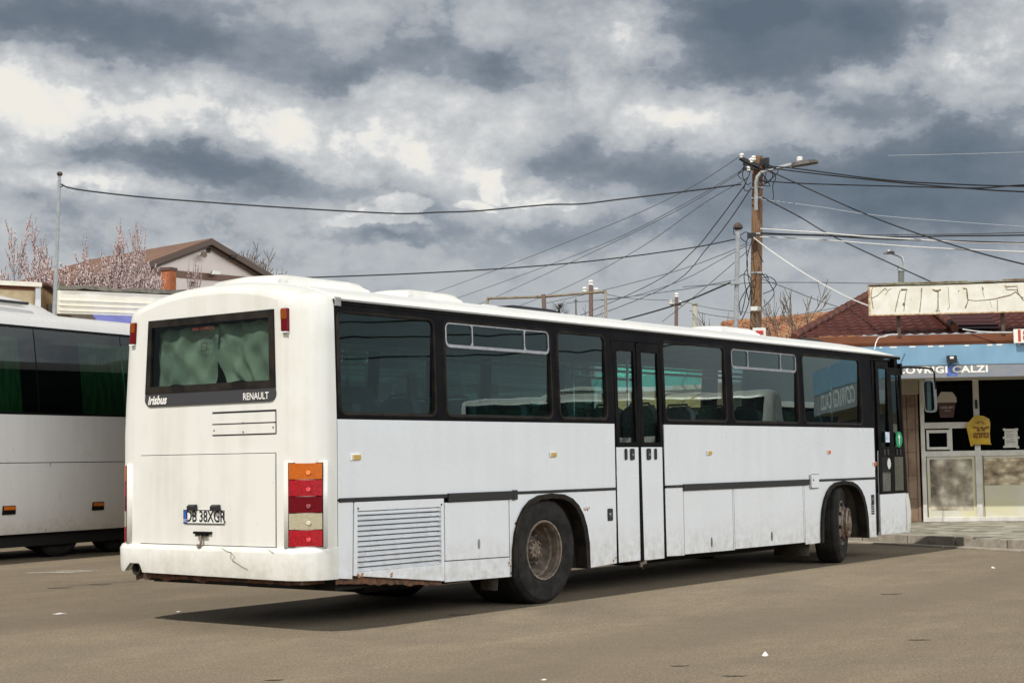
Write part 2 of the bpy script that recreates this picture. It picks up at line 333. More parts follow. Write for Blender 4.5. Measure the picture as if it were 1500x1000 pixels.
# main tail lamp clusters in recessed corner housings
for sgn, yb in ((1, 0), (-1, 2.5)):
    P0, P1 = V3((-.006, yb+sgn*.238, 0)), V3((.185, yb+sgn*.012, 0)); d = (P1-P0).normalized(); nn = V3((d.y, -d.x, 0)); nn = nn if nn.x < 0 else -nn
    Lw = (P1-P0).length
    def lp(a, z, o, P0=P0, d=d, nn=nn): return P0+d*a+nn*o+V3((0, 0, z))
    h = MB().loft([[lp(-.03, z, .012), lp(Lw+.03, z, .012), lp(Lw+.03, z, -.12), lp(-.03, z, -.12)] for z in (.70, 1.405)])
    hs = obj('tail_lamp', h, m_cream, bus)
    f2 = MB().loft([[lp(.005, z, .018), lp(Lw-.005, z, .018), lp(Lw-.005, z, -.02), lp(.005, z, -.02)] for z in (.708, 1.397)]); obj('lamp_housing', f2, m_black, hs)
    for k, (nm, mm) in enumerate((('red_lens', m_red), ('reversing_lens', m_clear), ('red_lens', m_dred), ('red_lens', m_red), ('amber_lens', m_amber))):
        z0 = .713+k*.1365; z1 = z0+.1335
        s_ = []
        for i in range(9):
            u = i/8; a = .012+(Lw-.024)*u; s_.append([lp(a, z0, .018), lp(a, z1, .018), lp(a, z1-.002, .030+.008*math.sin(PI*u)), lp(a, z0+.002, .030+.008*math.sin(PI*u))])
        lens = obj(nm, MB().loft(s_, smooth=False), mm, hs)
        if sgn == 1: obj('bulb', MB().lathe([(0, .0), (.012, .003), (.019, .0)], lp(Lw*.58, z0+.055, .046), nn, 12), mat('pale_bulb_glass', tuple(min(1, c*1.6+.05) for c in mm.node_tree.nodes['Principled BSDF'].inputs['Base Color'].default_value[:3]), .05, coat=1), lens)  # disc in a paler tint of its lens colour, no emission
# bumper following the rounded rear, with the exhaust notch on the left corner
def bump_outline(off):
    pts = []
    for x in (.345, .30, .24, .17, .11, .06, .03, .01, 0): pts.append((x, W2-(W2-RR*.93*(1-kx(x)))))
    near = [(x-off*(1 if x < .1 else .3+(.345-x)*1.2), y-off*.12) for x, y in pts]
    far = [(x, 2.5-y-.03*(x > .05)) for x, y in near][::-1]
    mid = [(near[-1][0]-.004, near[-1][1]+(far[0][1]-near[-1][1])*k/44) for k in range(1, 44)]
    return near+mid+far
prof = [(.70, .0), (.698, .018), (.690, .028), (.665, .045), (.655, .048), (.56, .046), (.47, .042), (.435, .036)]
bo = [bump_outline(o) for _, o in prof]
def bz(z, y):
    z += (.0 if z > .5 else (.02*(y/2.5)))
    if z < .56 and 2.05 < y < 2.25: z = max(z, .53)
    return z
b = MB().loft([[(p[0], p[1], bz(z, p[1])) for p in o] for (z, _), o in zip(prof, bo)], cap=(False, False), closed=False)
b.loft([[(p[0]+.03, p[1]+(.03 if p[1] < .4 else -.03 if p[1] > 2.1 else 0), .66 if k else bz(.436, p[1])) for p in bo[-1]] for k in (0, 1)], cap=(False, False), closed=False)
m_crack = mat('crack_brown', (.2, .14, .08), .8)
bp = obj('rear_bumper', b, m_cream, bus, sharp=50)
for path in ([(1.18, .69), (1.12, .665), (1.06, .655), (1.02, .62), (1.05, .59), (1.0, .57), (.93, .54), (.86, .52)], [(1.06, .655), (1.07, .61), (1.03, .575)], [(.62, .69), (.58, .672), (.55, .66)]):
    cr = MB()
    for a, c in zip(path, path[1:]): cr.tube([(-.0585, a[0]-.2, a[1]), (-.0585, c[0]-.2, c[1])], .0022, 4)
    obj('paint_crack', cr, m_crack, bp)
soot = mat('exhaust_soot', (.03, .025, .02), .9)
obj('exhaust_pipe', MB().lathe([(.055, .5), (.055, 0), (.047, 0), (.047, .45)], (-.01, 2.15, .475), (1, 0, 0), 20), soot, bus)
# underframe behind and below
ub = MB().box(.34, 11.2, .30, 2.2, .34, .60).box(.05, .34, .25, 2.1, .38, .52).box(5.2, 8.4, .12, 2.4, .36, .6).box(.4, 2.5, .1, 2.4, .33, .5)
ub.box(5.0, 5.03, .05, .08, .22, .36).box(1.1, 2.75, .42, 1.9, .25, .5).box(5.2, 8.5, .35, 2.15, .24, .5)
obj('chassis', ub, m_dark, bus)
ru = MB()
rnd = random.Random(4)
prev = [(.02, .10+2.1*k/26) for k in range(27)]
ru.loft([[(.02+.02*rnd.random(), y, .41-.022*rnd.random()-(.02 if rnd.random() < .15 else 0)) for _, y in prev], [(.03, y, .45) for _, y in prev]], cap=(False, False), closed=False, smooth=False)
ru.box(.03, .3, .12, 2.12, .40, .43)
e2 = [(.33+1.36*k/26) for k in range(27)]
ru.loft([[(x, .02+.01*rnd.random(), .425-.11*(x-.33)/1.36-.022-.018*rnd.random()) for x in e2], [(x, .03, .47-.11*(x-.33)/1.36) for x in e2]], cap=(False, False), closed=False, smooth=False)
obj('rusty_sill', ru, m_rust, bus)

# ---- near side skin
def arch(cx, rx_, ztop, z0, n=14):
    """arch opening left foot to right foot"""
    out = []
    for k in range(n+1):
        a = PI-PI*k/n; ex = .72
        x = cx+rx_*math.copysign(abs(math.cos(a))**ex, math.cos(a)); z = z0+(ztop-z0)*abs(math.sin(a))**ex
        out.append((x, z))
    return out
A1 = arch(3.31, .585, 1.035, .30); A2 = arch(9.735, .64, 1.035, .30)
ZT = 1.07
def side_panel(name, outline, mm=m_white, y=0, th=.012, holes=(), far=False, parent=bus, bevel=.002):
    fn = (lambda u, v, w: (u, 2.5-y-w, v)) if far else (lambda u, v, w: (u, y+w, v))
    return obj(name, MB().plate(outline, holes, th, fn), mm, parent, bevel=bevel)
zb = lambda x: .44-.13*min(1, max(0, (x-.33)/1.36))
for far in (False, True):
    # upper skin, one sheet from the tail to the door, one from the door to the nose
    side_panel('side_panel', [(.337, 1.09), (4.46, 1.09), (4.46, 1.752), (.337, 1.752)], far=far, th=.02)
    side_panel('side_panel', [(5.42, 1.09), (10.72, 1.09), (10.72, 1.752), (5.42, 1.752)], far=far, th=.02)
    side_panel('lower_panel', [(.337, zb(.34)), (.505, zb(.505)), (.52, ZT), (.337, ZT)], far=far)
    side_panel('lower_panel', [(2.66, .30)]+A1+[(4.46, .32), (4.46, ZT), (2.66, ZT)], far=far)
    side_panel('lower_panel', [(8.655, .30)]+[(x, z) for x, z in A2]+[(10.72, .30), (10.72, ZT), (8.655, ZT)], far=far)
    for x0, x1, n_ in ((5.42, 5.785, 0), (5.795, 6.862, 1), (6.905, 8.61, 1)):
        p = side_panel('luggage_hatch' if n_ else 'lower_panel', [(x0, .335), (x1, .325), (x1, ZT), (x0, ZT)], far=far)
        if n_ and not far:
            hx = 6.37 if x0 < 6 else 7.78
            obj('latch', MB().plate([(hx+.016*math.cos(t), .44+.055*math.sin(t)) for t in [i*PI/8 for i in range(16)]], [], .006, lambda u, v, w: (u, -.006+w, v)), m_hub, p)
    for x0, x1 in ((6.872, 6.895), (8.62, 8.645)): side_panel('joint_strip', [(x0, .325), (x1, .325), (x1, ZT), (x0, ZT)], far=far, th=.012)
    # backing that shows dark in the joints
    bk = MB()
    for pts in ([(.34, .46), (2.74, .34), (2.74, 1.74), (.34, 1.74)], [(3.92, .34), (4.45, .34), (4.45, 1.74), (3.92, 1.74)], [(5.43, .34), (9.07, .34), (9.07, 1.74), (5.43, 1.74)], [(10.39, .34), (10.71, .34), (10.71, 1.74), (10.39, 1.74)], [(2.74, 1.07), (3.92, 1.07), (3.92, 1.74), (2.74, 1.74)], [(9.07, 1.07), (10.39, 1.07), (10.39, 1.74), (9.07, 1.74)]):
        bk.plate(pts, [], .01, (lambda u, v, w: (u, 2.46-w, v)) if far else (lambda u, v, w: (u, .03+w, v)))
    obj('inner_frame', bk, m_dark, bus)
    # rub rail
    for x0, x1, z0, z1, pr in ((.345, 1.745, 1.062, 1.098, .012), (1.745, 2.72, 1.025, 1.103, .022), (2.70, 2.76, 1.018, 1.11, .028), (2.72, 4.465, 1.068, 1.096, .012), (5.415, 5.80, 1.066, 1.096, .012), (5.78, 8.76, 1.028, 1.102, .022), (9.02, 10.73, 1.066, 1.096, .012)):
        q = MB().box(x0, x1, 2.5 if far else -pr, 2.5+pr if far else .0, z0, z1)
        obj('rub_rail', q, m_strip, bus, bevel=.005)
    # wheel arch rims and wells
    for A, cx in ((A1, 3.31), (A2, 9.735)):
        q = MB(); s_ = []
        for i, (x, z) in enumerate(A):
            dx, dz = cx-x, .45-z; l = math.hypot(dx, dz); dx /= l; dz /= l
            t_ = .035+.03*math.sin(PI*i/(len(A)-1))
            yy = 2.5 if far else 0; sg = -1 if far else 1
            s_.append([(x-dx*.055, yy-sg*.012, z-dz*(.03)), (x-dx*.05, yy-sg*.03, z-dz*.025), (x+dx*t_*.3, yy-sg*.026, z+dz*t_*.3), (x+dx*.02, yy+sg*.10, z+dz*.02), (x-dx*.01, yy+sg*.10, z)])
        q.loft(s_); obj('wheel_arch_trim', q, m_rubber, bus)
        w = MB(); w.loft([[(x, 2.5-yy if far else yy, z) for x, z in A] for yy in (.02, .7)], cap=(False, False), closed=False)
        ip = [(x, z) for x, z in A]; w.plate(ip, [], .02, (lambda u, v, k_: (u, 1.8-k_, v)) if far else (lambda u, v, k_: (u, .7+k_, v)))
        obj('wheel_well', w, mat('wheel_well_dust', (.05, .045, .038), .9, (.09, .08, .065), 5), bus)
# louvred radiator door
lo = side_panel('radiator_door', [(.515, .45), (1.695, .325), (1.695, 1.06), (.53, 1.06)], holes=[[(.565, .475), (1.655, .475), (1.655, .985), (.57, .985)]], y=-.004, th=.03)
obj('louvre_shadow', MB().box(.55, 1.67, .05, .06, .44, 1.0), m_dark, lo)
q = MB()
for k in range(12):
    z = .475+k*.0432
    q.add([(.566, .03, z+.033), (1.656, .03, z+.033), (1.656, -.006, z+.006), (.566, -.006, z+.006), (1.656, .004, z-.001), (.566, .004, z-.001), (1.656, .034, z+.027), (.566, .034, z+.027)], [(0, 1, 2, 3), (3, 2, 4, 5), (5, 4, 6, 7), (0, 3, 5, 7), (1, 6, 4, 2), (0, 7, 6, 1)])
obj('louvre_slats', q, m_white, lo)
for x in (.575, 1.66): obj('screw', MB().lathe([(0, 0), (.009, 0), (.009, .004), (0, .004)], (x, -.008, 1.005), (0, 1, 0), 8), m_ink, lo)
p = side_panel('luggage_hatch', [(1.712, .505), (2.648, .49), (2.648, 1.02), (1.712, 1.02)])
q = MB().plate([(2.19+.014*math.cos(t), .63+.045*math.sin(t)) for t in [i*PI/8 for i in range(16)]], [], .008, lambda u, v, w: (u, -.008+w, v)); obj('latch', q, m_alu, p)
side_panel('lower_panel', [(1.705, .315), (2.652, .30), (2.652, .482), (1.705, .497)])
# small fittings: side markers, sockets, filler flap
for x, z, mm, w_ in ((.545, 1.435, mat('faded_amber', (.62, .45, .17), .3, (.5, .33, .1), 40), .055), (3.355, 1.44, None, .05), (6.345, 1.44, None, .05), (9.335, 1.435, mat('orange_marker', (.65, .12, .01), .25), .035), (10.69, 1.27, m_amber, .05)):
    mm = mm or bpy.data.materials['faded_amber']
    bs = obj('side_marker', MB().box(x-w_, x+w_, -.012, 0, z-.027, z+.027), m_white, bus, bevel=.004)
    obj('reflector', MB().box(x-w_+.02, x+w_, -.024, -.012, z-.022, z+.022), mm, bs, bevel=.004)
for x, z, a, b_ in ((4.345, .82, .045, .062), (10.61, .80, .04, .062)):
    q = MB().plate(rrect(x-a, x+a, z-b_, z+b_, .01), [], .008, lambda u, v, w: (u, -.008+w, v)); q.lathe([(.014, 0), (.02, .004), (.008, .006)], (x, -.014, z), (0, 1, 0), 10, 1); obj('socket_cover', q, [m_ink, m_alu], bus)
q = MB().plate(rrect(4.30, 4.40, .895, .915, .004), [], .003, lambda u, v, w: (u, -.003+w, v)); obj('data_label', q, m_white, bus)
q = MB()
for k in range(5):
    for j in range(3): q.box(10.56+.033*j, 10.585+.033*j, -.004, 0, .60+.03*k, .622+.03*k)
obj('data_label', q, m_ink, bus)
q = MB().plate(rrect(8.79, 9.005, .985, 1.165, .006), [], .003, lambda u, v, w: (u, -.028+w, v), 1); q.plate(rrect(8.797, 8.998, .992, 1.158, .006), [], .025, lambda u, v, w: (u, -.032+w, v), 0)
q.lathe([(0, 0), (.012, 0), (.012, .006)], (8.84, -.036, 1.09), (0, 1, 0), 10, 1); obj('filler_flap', q, [m_white, m_ink], bus)
rs = mat('rust_spots', (.30, .14, .05), .9, (.5, .3, .15), 30)
rnd = random.Random(9)
for x, z, n_, sp in ((3.93, .90, 9, .05), (2.76, .80, 6, .03), (2.66, .42, 7, .03), (2.70, .33, 8, .04), (.60, .455, 8, .035), (.98, .42, 6, .03), (4.42, .36, 4, .03)):
    q = MB()
    for _ in range(n_):
        cx, cz, r = x+rnd.uniform(-sp, sp), z+rnd.uniform(-.02, .02), rnd.uniform(.004, .012)
        q.plate([(cx+r*rnd.uniform(.6, 1.4)*math.cos(t), cz+r*rnd.uniform(.6, 1.8)*math.sin(t)) for t in [i*PI/4 for i in range(8)]], [], .001, lambda u, v, w: (u, -.0015-.0045*(u < 1.7)+w, v))
    obj('rust_patch', q, rs, bus)
# ---- window band
WIN = [(.375, 1.60), (1.755, 3.37), (3.50, 4.33), (5.455, 6.785), (6.935, 8.57), (8.72, 10.36)]
Z0, Z1 = 1.80, 2.655
for far in (False, True):
    h1 = [rrect(a, b, Z0, Z1, .07) for a, b in WIN[:3]]; h2 = [rrect(a, b, Z0, Z1, .07) for a, b in WIN[3:]]
    ex = [] if not far else [rrect(4.5, 5.3, Z0, Z1, .07)]
    side_panel('window_band', [(.337, 1.754), (4.462, 1.754), (4.462, 2.715), (.337, 2.715)], m_band, y=.002, th=.03, holes=h1, far=far, bevel=0)
    side_panel('window_band', [(5.418, 1.754), (10.76, 1.754), (10.74, 2.715), (5.418, 2.715)], m_band, y=.002, th=.03, holes=h2, far=far, bevel=0)
    side_panel('window_band', [(4.464, 2.625 if not far else 1.2), (5.416, 2.625 if not far else 1.2), (5.416, 2.715), (4.464, 2.715)], m_band, y=.002, th=.03, holes=ex, far=far, bevel=0)
    for i, (a, b) in enumerate(WIN+([(4.5, 5.3)] if far else [])):
        q = MB(); o_ = rrect(a-.022, b+.022, Z0-.022, Z1+.022, .09, 8); o2 = rrect(a-.010, b+.010, Z0-.010, Z1+.010, .08, 8); i2 = rrect(a+.016, b-.016, Z0+.016, Z1-.016, .055, 8)
        yy = lambda w: 2.5-w if far else w
        q.loft([[(x, yy(.002), z) for x, z in o_], [(x, yy(-.012), z) for x, z in o2], [(x, yy(-.010), z) for x, z in rrect(a+.006, b-.006, Z0+.006, Z1-.006, .065, 8)], [(x, yy(.012), z) for x, z in i2], [(x, yy(.03), z) for x, z in i2]], cap=(False, False))
        w_ = obj('window', q, m_rubber, bus)
        zt_ = 2.425 if i in (1, 4) else Z1
        obj('pane', MB().plate(rrect(a+.01, b-.01, Z0+.01, Z1-.01, .06), [], .004, (lambda u, v, w: (u, 2.46-w, v)) if far else (lambda u, v, w: (u, .030+w, v))), g_clear if far or i == 3 else g_side, w_)
        if i in (1, 4) :
            q = MB(); fn = (lambda u, v, w: (u, 2.502-w, v)) if far else (lambda u, v, w: (u, -.006+w, v))
            d1, d2 = a+(b-a)*.25, a+(b-a)*.745; e_ = .014
            q.plate(rrect(a+.012, b-.012, 2.42, Z1-.004, .06), [rrect(a+.030, d1-.008, 2.450, Z1-.020, .04), rrect(d1+.008, d2-.008, 2.450, Z1-.020, .008), rrect(d2+.008, b-.030, 2.450, Z1-.020, .04)], .02, fn)
            obj('sliding_vent_frame', q, m_alu, w_, bevel=.003)
# gutter and roof
q = MB().box(.33, 11.70, -.006, .02, 2.715, 2.76, 0).box(.36, 11.66, -.026, .0, 2.745, 2.763, 1).box(.33, 11.70, 2.48, 2.506, 2.715, 2.76, 0)
q.box(.335, .40, -.02, 0, 2.70, 2.775, 1); obj('gutter', q, [m_black, mat('grey_gutter', (.28, .28, .27), .5)], bus, bevel=.002)
rs_ = []
rsec = [(y, z) for y, z in section(W2, 2.97, zb=2.70) if z > 2.76]
for x in (.334, 1, 3, 5, 7, 9, 10.8, 11.2, 11.5, 11.64, 11.72, 11.76):
    k = 0 if x < 10.8 else ((x-10.8)/.96)**2.6
    row = [(W2-(W2+.018)*(1-.02*k), 2.752-.01*k)]+[(W2+(y-W2)*(1+.016-.04*k), 2.762+(z-2.757)*(1-.80*k)) for y, z in rsec]
    row.append((2.5-row[0][0], row[0][1])); rs_.append([(x, y, z) for y, z in row])
obj('roof', MB().loft(rs_, cap=(True, True)), m_roofw, bus)
# roof hatches and the dark unit
def hatch(x0, x1, yc, w, zb_, h, mm, name='roof_hatch', sl=.12, ridge=True):
    q = MB(); a = w/2
    s_ = [[(x0+(x1-x0)*u0+sl*0, 0, 0)] for u0 in ()]
    prof = [(0, .0, 1), (.0, .35, 1), (.06, .85, .93), (.16, 1, .86), (.84, 1, .86), (.94, .85, .93), (1, .35, 1), (1, 0, 1)]
    rows = []
    for u, v, k in prof:
        x = x0+(x1-x0)*u; z = zb_+h*v
        rows.append([(x, yc-a*k, zb_-.12), (x, yc-a*k, zb_+h*v*.6), (x, yc-a*(k-.1), z), (x, yc-a*.1, z+(.015 if ridge else 0)), (x, yc+a*.1, z+(.015 if ridge else 0)), (x, yc+a*(k-.1), z), (x, yc+a*k, zb_+h*v*.6), (x, yc+a*k, zb_-.12)])
    q.loft(rows); return obj(name, q, mm, bus, sharp=60)
hatch(.42, 1.60, 1.25, .95, 2.955, .10, m_cream); hatch(2.22, 3.05, 1.25, .8, 2.965, .095, m_cream); hatch(8.2, 9.2, 1.25, .8, 2.965, .09, m_cream)
obj('roof_antenna_base', MB().box(3.75, 4.0, 1.15, 1.35, 2.95, 3.03), m_cream, bus, bevel=.01)
hatch(3.95, 4.9, 1.25, .6, 2.97, .065, m_ink, 'roof_unit', ridge=False)
hatch(10.2, 10.9, 1.0, .5, 2.94, .06, m_ink, 'roof_unit', ridge=False)
# ---- doors
def leaf(x0, x1, z0, z1, zs, name, lean=0, gx=.075, parent=bus, y=.004):
    """x0,x1 leaf; z0,z1 height; zs = bottom of glass; slanted inwards with height by lean"""
    X = lambda u, v: u+lean*(v-z0)
    q = MB().plate([(X(x0, z0), z0), (X(x1, z0), z0), (X(x1, zs-.05), zs-.05), (X(x0, zs-.05), zs-.05)], [], .03, lambda u, v, w: (u, y+w, v))
    d = obj(name, q, m_white, parent, bevel=.006)
    q = MB().plate([(X(x0, zs-.05), zs-.047), (X(x1, zs-.05), zs-.047), (X(x1, z1), z1), (X(x0, z1), z1)], [[(X(x0+gx, zs), zs), (X(x1-gx*.7, zs), zs), (X(x1-gx*.7, z1-.1), z1-.1), (X(x0+gx, z1-.1), z1-.1)]], .035, lambda u, v, w: (u, y-.006+w, v))
    obj('door_frame', q, m_black, d, bevel=.006)
    obj('pane', MB().plate([(X(x0+gx-.01, zs-.01), zs-.01), (X(x1-gx*.7+.01, zs-.01), zs-.01), (X(x1-gx*.7+.01, z1-.09), z1-.09), (X(x0+gx-.01, z1-.09), z1-.09)], [], .004, lambda u, v, w: (u, y+.030+w, v)), g_clear if name == 'middle_door' else g_side, d)
    return d
for far in (False,):
    q = MB().box(4.455, 4.492, -.004, .04, .32, 2.63).box(4.915, 4.962, -.012, .04, .31, 2.61).box(5.385, 5.422, -.004, .04, .32, 2.63); obj('door_seal', q, m_black, bus, bevel=.004)
    d1 = leaf(4.494, 4.912, .32, 2.62, 1.56, 'middle_door', gx=.06); d2 = leaf(4.965, 5.382, .315, 2.62, 1.56, 'middle_door', gx=.06)
    for d, xx in ((d1, (4.66, 4.78)), (d2, (5.10, 5.235))):
        for k, x in enumerate(xx):
            big = (k == 1) if d is d1 else (k == 0); a = .035 if big else .018
            q = MB().plate(rrect(x-a, x+a, 1.375, 1.495, .02), [], .014, lambda u, v, w: (u, -.012+w, v), 0)
            if big: q.lathe([(0, 0), (.013, 0), (.013, .01)], (x, -.018, 1.43), (0, 1, 0), 10, 1)
            obj('door_handle', q, [m_ink, m_alu], d)
q = MB().tube([(4.94, .02, .34), (4.94, .02, .27), (4.93, .02, .25)], .02, 8); q.box(4.95, 5.02, .0, .05, .28, .32); obj('door_pivot', q, m_hub, bus)
# front door: two narrow leaves, glazed twice
q = MB().box(10.715, 10.80, .03, .05, .32, 2.66); 
q.plate([(10.70, .32), (10.745, .32), (10.80, 2.66), (10.735, 2.66)], [], .04, lambda u, v, w: (u, -.01+w, v)); obj('door_post', q, m_black, bus)
for x0, x1, st in ((10.80, 11.20, 0), (11.235, 11.66, 1)):
    d = leaf(x0, x1, .315, 2.59 if st else 2.66, 1.50, 'front_door', lean=.012, gx=.08, y=-.022 if not st else -.006)
    y_ = -.030 if not st else -.014
    # lower glass over the white kick panel
    q = MB().plate([(x0, .86), (x1+.005, .86), (x1+.012, 1.455), (x0+.012, 1.455)], [[(x0+.085, .90), (x1-.05, .90), (x1-.04, 1.36), (x0+.09, 1.36)]], .02, lambda u, v, w: (u, y_+w, v)); obj('door_frame', q, m_black, d, bevel=.003)
    obj('pane', MB().plate([(x0+.08, .89), (x1-.045, .89), (x1-.035, 1.37), (x0+.085, 1.37)], [], .004, lambda u, v, w: (u, y_+.004+w, v)), glass('door_lower_glass', (.25, .28, .27), refl=(.15, .8)) if not st else bpy.data.materials['door_lower_glass'], d)
    for x in (x0+.16, x0+.27):
        obj('door_handle', MB().plate(rrect(x-.022, x+.022, 1.385, 1.465, .012), [], .012, lambda u, v, w: (u, y_-.01+w, v)), m_ink, d)
    if st == 0:
        obj('sticker', MB().box(x0+.21, x0+.34, y_-.003, y_-.001, 1.56, 1.70), mat('pale_blue_sticker', (.35, .5, .68), .5, (.75, .8, .85), 22), d)
        obj('sticker', MB().plate([(x0+.30+.055*math.cos(t), 1.27+.075*math.sin(t)) for t in [i*PI/12 for i in range(24)]], [], .002, lambda u, v, w: (u, y_-.002+w, v)), mat('white_sticker', (.7, .7, .68), .5), d)
    else:
        s_ = obj('sticker', MB().plate([(x0+.25+.11*math.cos(t), 1.60+.11*math.sin(t)) for t in [i*PI/14 for i in range(28)]], [], .002, lambda u, v, w: (u, y_-.003+w, v)), mat('green_sticker', (.0, .30, .12), .4), d)
        q = MB().plate([(x0+.25+a, 1.60+b) for a, b in ((-.013, -.07), (.013, -.07), (.013, .02), (.045, .02), (0, .078), (-.045, .02), (-.013, .02))], [], .002, lambda u, v, w: (u, y_-.006+w, v)); obj('arrow', q, m_text, s_)
# nose: black windscreen surround over a white lower front
nx = lambda x, z: x-.17*max(0, z-.85)/1.9
for nm, zz, mm in (('windscreen', (.86, 1.3, 1.7, 2.1, 2.5, 2.72), m_black), ('front_bumper', (.31, .45, .6, .75, .85), m_cream)):
    q = MB(); s_ = []
    for z in zz:
        row = []
        for x in (11.66, 11.75, 11.82, 11.89, 11.94, 11.98, 12.0):
            k = (1-((x-11.66)/.34)**2.4)**(1/2.4) if x > 11.66 else 1; row.append((x, .34*(1-k)))
        out = .0 if nm == 'windscreen' else .045*math.sin(PI*min(1, (z-.25)/.62))
        s_.append([(nx(x, z)+out*(x-11.66)/.34*1.6, y-out*.5, z) for x, y in row]+[(nx(x, z)+out*(x-11.66)/.34*1.6, 2.5-y+out*.5, z) for x, y in row[::-1]])
    q.loft(s_, cap=(True, True)); obj(nm, q, mm, bus)
# mirrors on their arms
for yy, sg in ((0, 1), (2.5, -1)):
    pm = V3((12.06, -.25*sg+(0 if sg > 0 else 2.5), 0))
    q = MB().tube([(11.68, yy, 2.60), (11.8, yy-.06*sg, 2.61), (11.98, pm.y, 2.60), (12.05, pm.y-.07*sg, 2.585), (12.08, pm.y-.09*sg, 2.53), (12.08, pm.y-.09*sg, 2.30)], .014, 8)
    q.box(11.66, 11.72, yy-.02, yy+.03, 2.50, 2.66); ma = obj('mirror_arm', q, m_black, bus)
    q = MB(); a_ = math.radians(-4)
    q.plate([(u*.088, v) for u, v in [(math.cos(t)*abs(math.cos(t))**-.55 if abs(math.cos(t)) > .01 else 0, 2.21+.235*math.copysign(abs(math.sin(t))**.4, math.sin(t))) for t in [i*PI/16 for i in range(32)]]], [], .06, lambda u, v, w: (pm.x+w, pm.y+u, v))
    mh = obj('mirror', q, mat('grey_mirror_shell', (.12, .13, .13), .5), bus, bevel=.012)
    q = MB().plate(rrect(-.07, .07, 2.0, 2.42, .05), [], .002, lambda u, v, w: (pm.x-.004+w, pm.y+u, v)); obj('mirror_glass', q, mat('mirror_glass', (.75, .8, .8), .03, metal=1), mh)
# ---- interior
q = MB().box(.3, 11.5, .05, 2.45, 1.05, 1.07).box(.3, 11.6, .06, 2.44, 2.69, 2.71)
for y0, y1 in ((.045, .06), (2.44, 2.455)):
    q.box(.3, 4.45, y0, y1, 1.06, 1.79).box(5.43, 10.75, y0, y1, 1.06, 1.79); 
q.box(.25, .29, .3, 2.2, .9, 2.04).box(.29, 10.4, .06, .32, 2.62, 2.69).box(.29, 10.4, 2.18, 2.44, 2.62, 2.69)
obj('interior_lining', q, m_int, bus)
def seat_mesh():
    q = MB()
    q.loft([[(x, y, z) for y, z in rrect(-.21, .21, zz, zz+h, .05, 3)] for x, zz, h in ((-.22, .42, .10), (-.15, .40, .13), (.2, .41, .12), (.24, .43, .08))])
    q.loft([[(x0+.0, y, z) for y, z in rrect(-.2, .2, .45, 1.10, .1, 4)] for x0 in (-.30, -.20)]); q.tube([(-.25, -.15, 1.06), (-.25, -.12, 1.13), (-.25, .12, 1.13), (-.25, .15, 1.06)], .013, 6)
    return q
sm = None
for r in range(12):
    x = .95+r*.79
    for yy in (.32, .76, 1.74, 2.18):
        if yy < 1 and 4.3 < x < 5.6: continue
        if sm is None: o = obj('seat', seat_mesh(), m_seat, bus); sm = o
        else: o = sm.copy(); COL.objects.link(o); o.parent = bus
        o.location = (x-6, yy-1.25, .86)
def rail(pts): obj('handrail', MB().tube(pts, .016, 8), m_alu, bus)
rail([(4.45, .5, .9), (4.45, .5, 2.69)]); rail([(5.15, .45, .9), (5.15, .45, 2.69)]); rail([(5.5, .5, .9), (5.5, .5, 2.69)]); rail([(10.5, .5, .9), (10.5, .5, 2.69)]); rail([(1, .95, 2.45), (10.3, .95, 2.45)]); rail([(1, 1.55, 2.45), (10.3, 1.55, 2.45)])
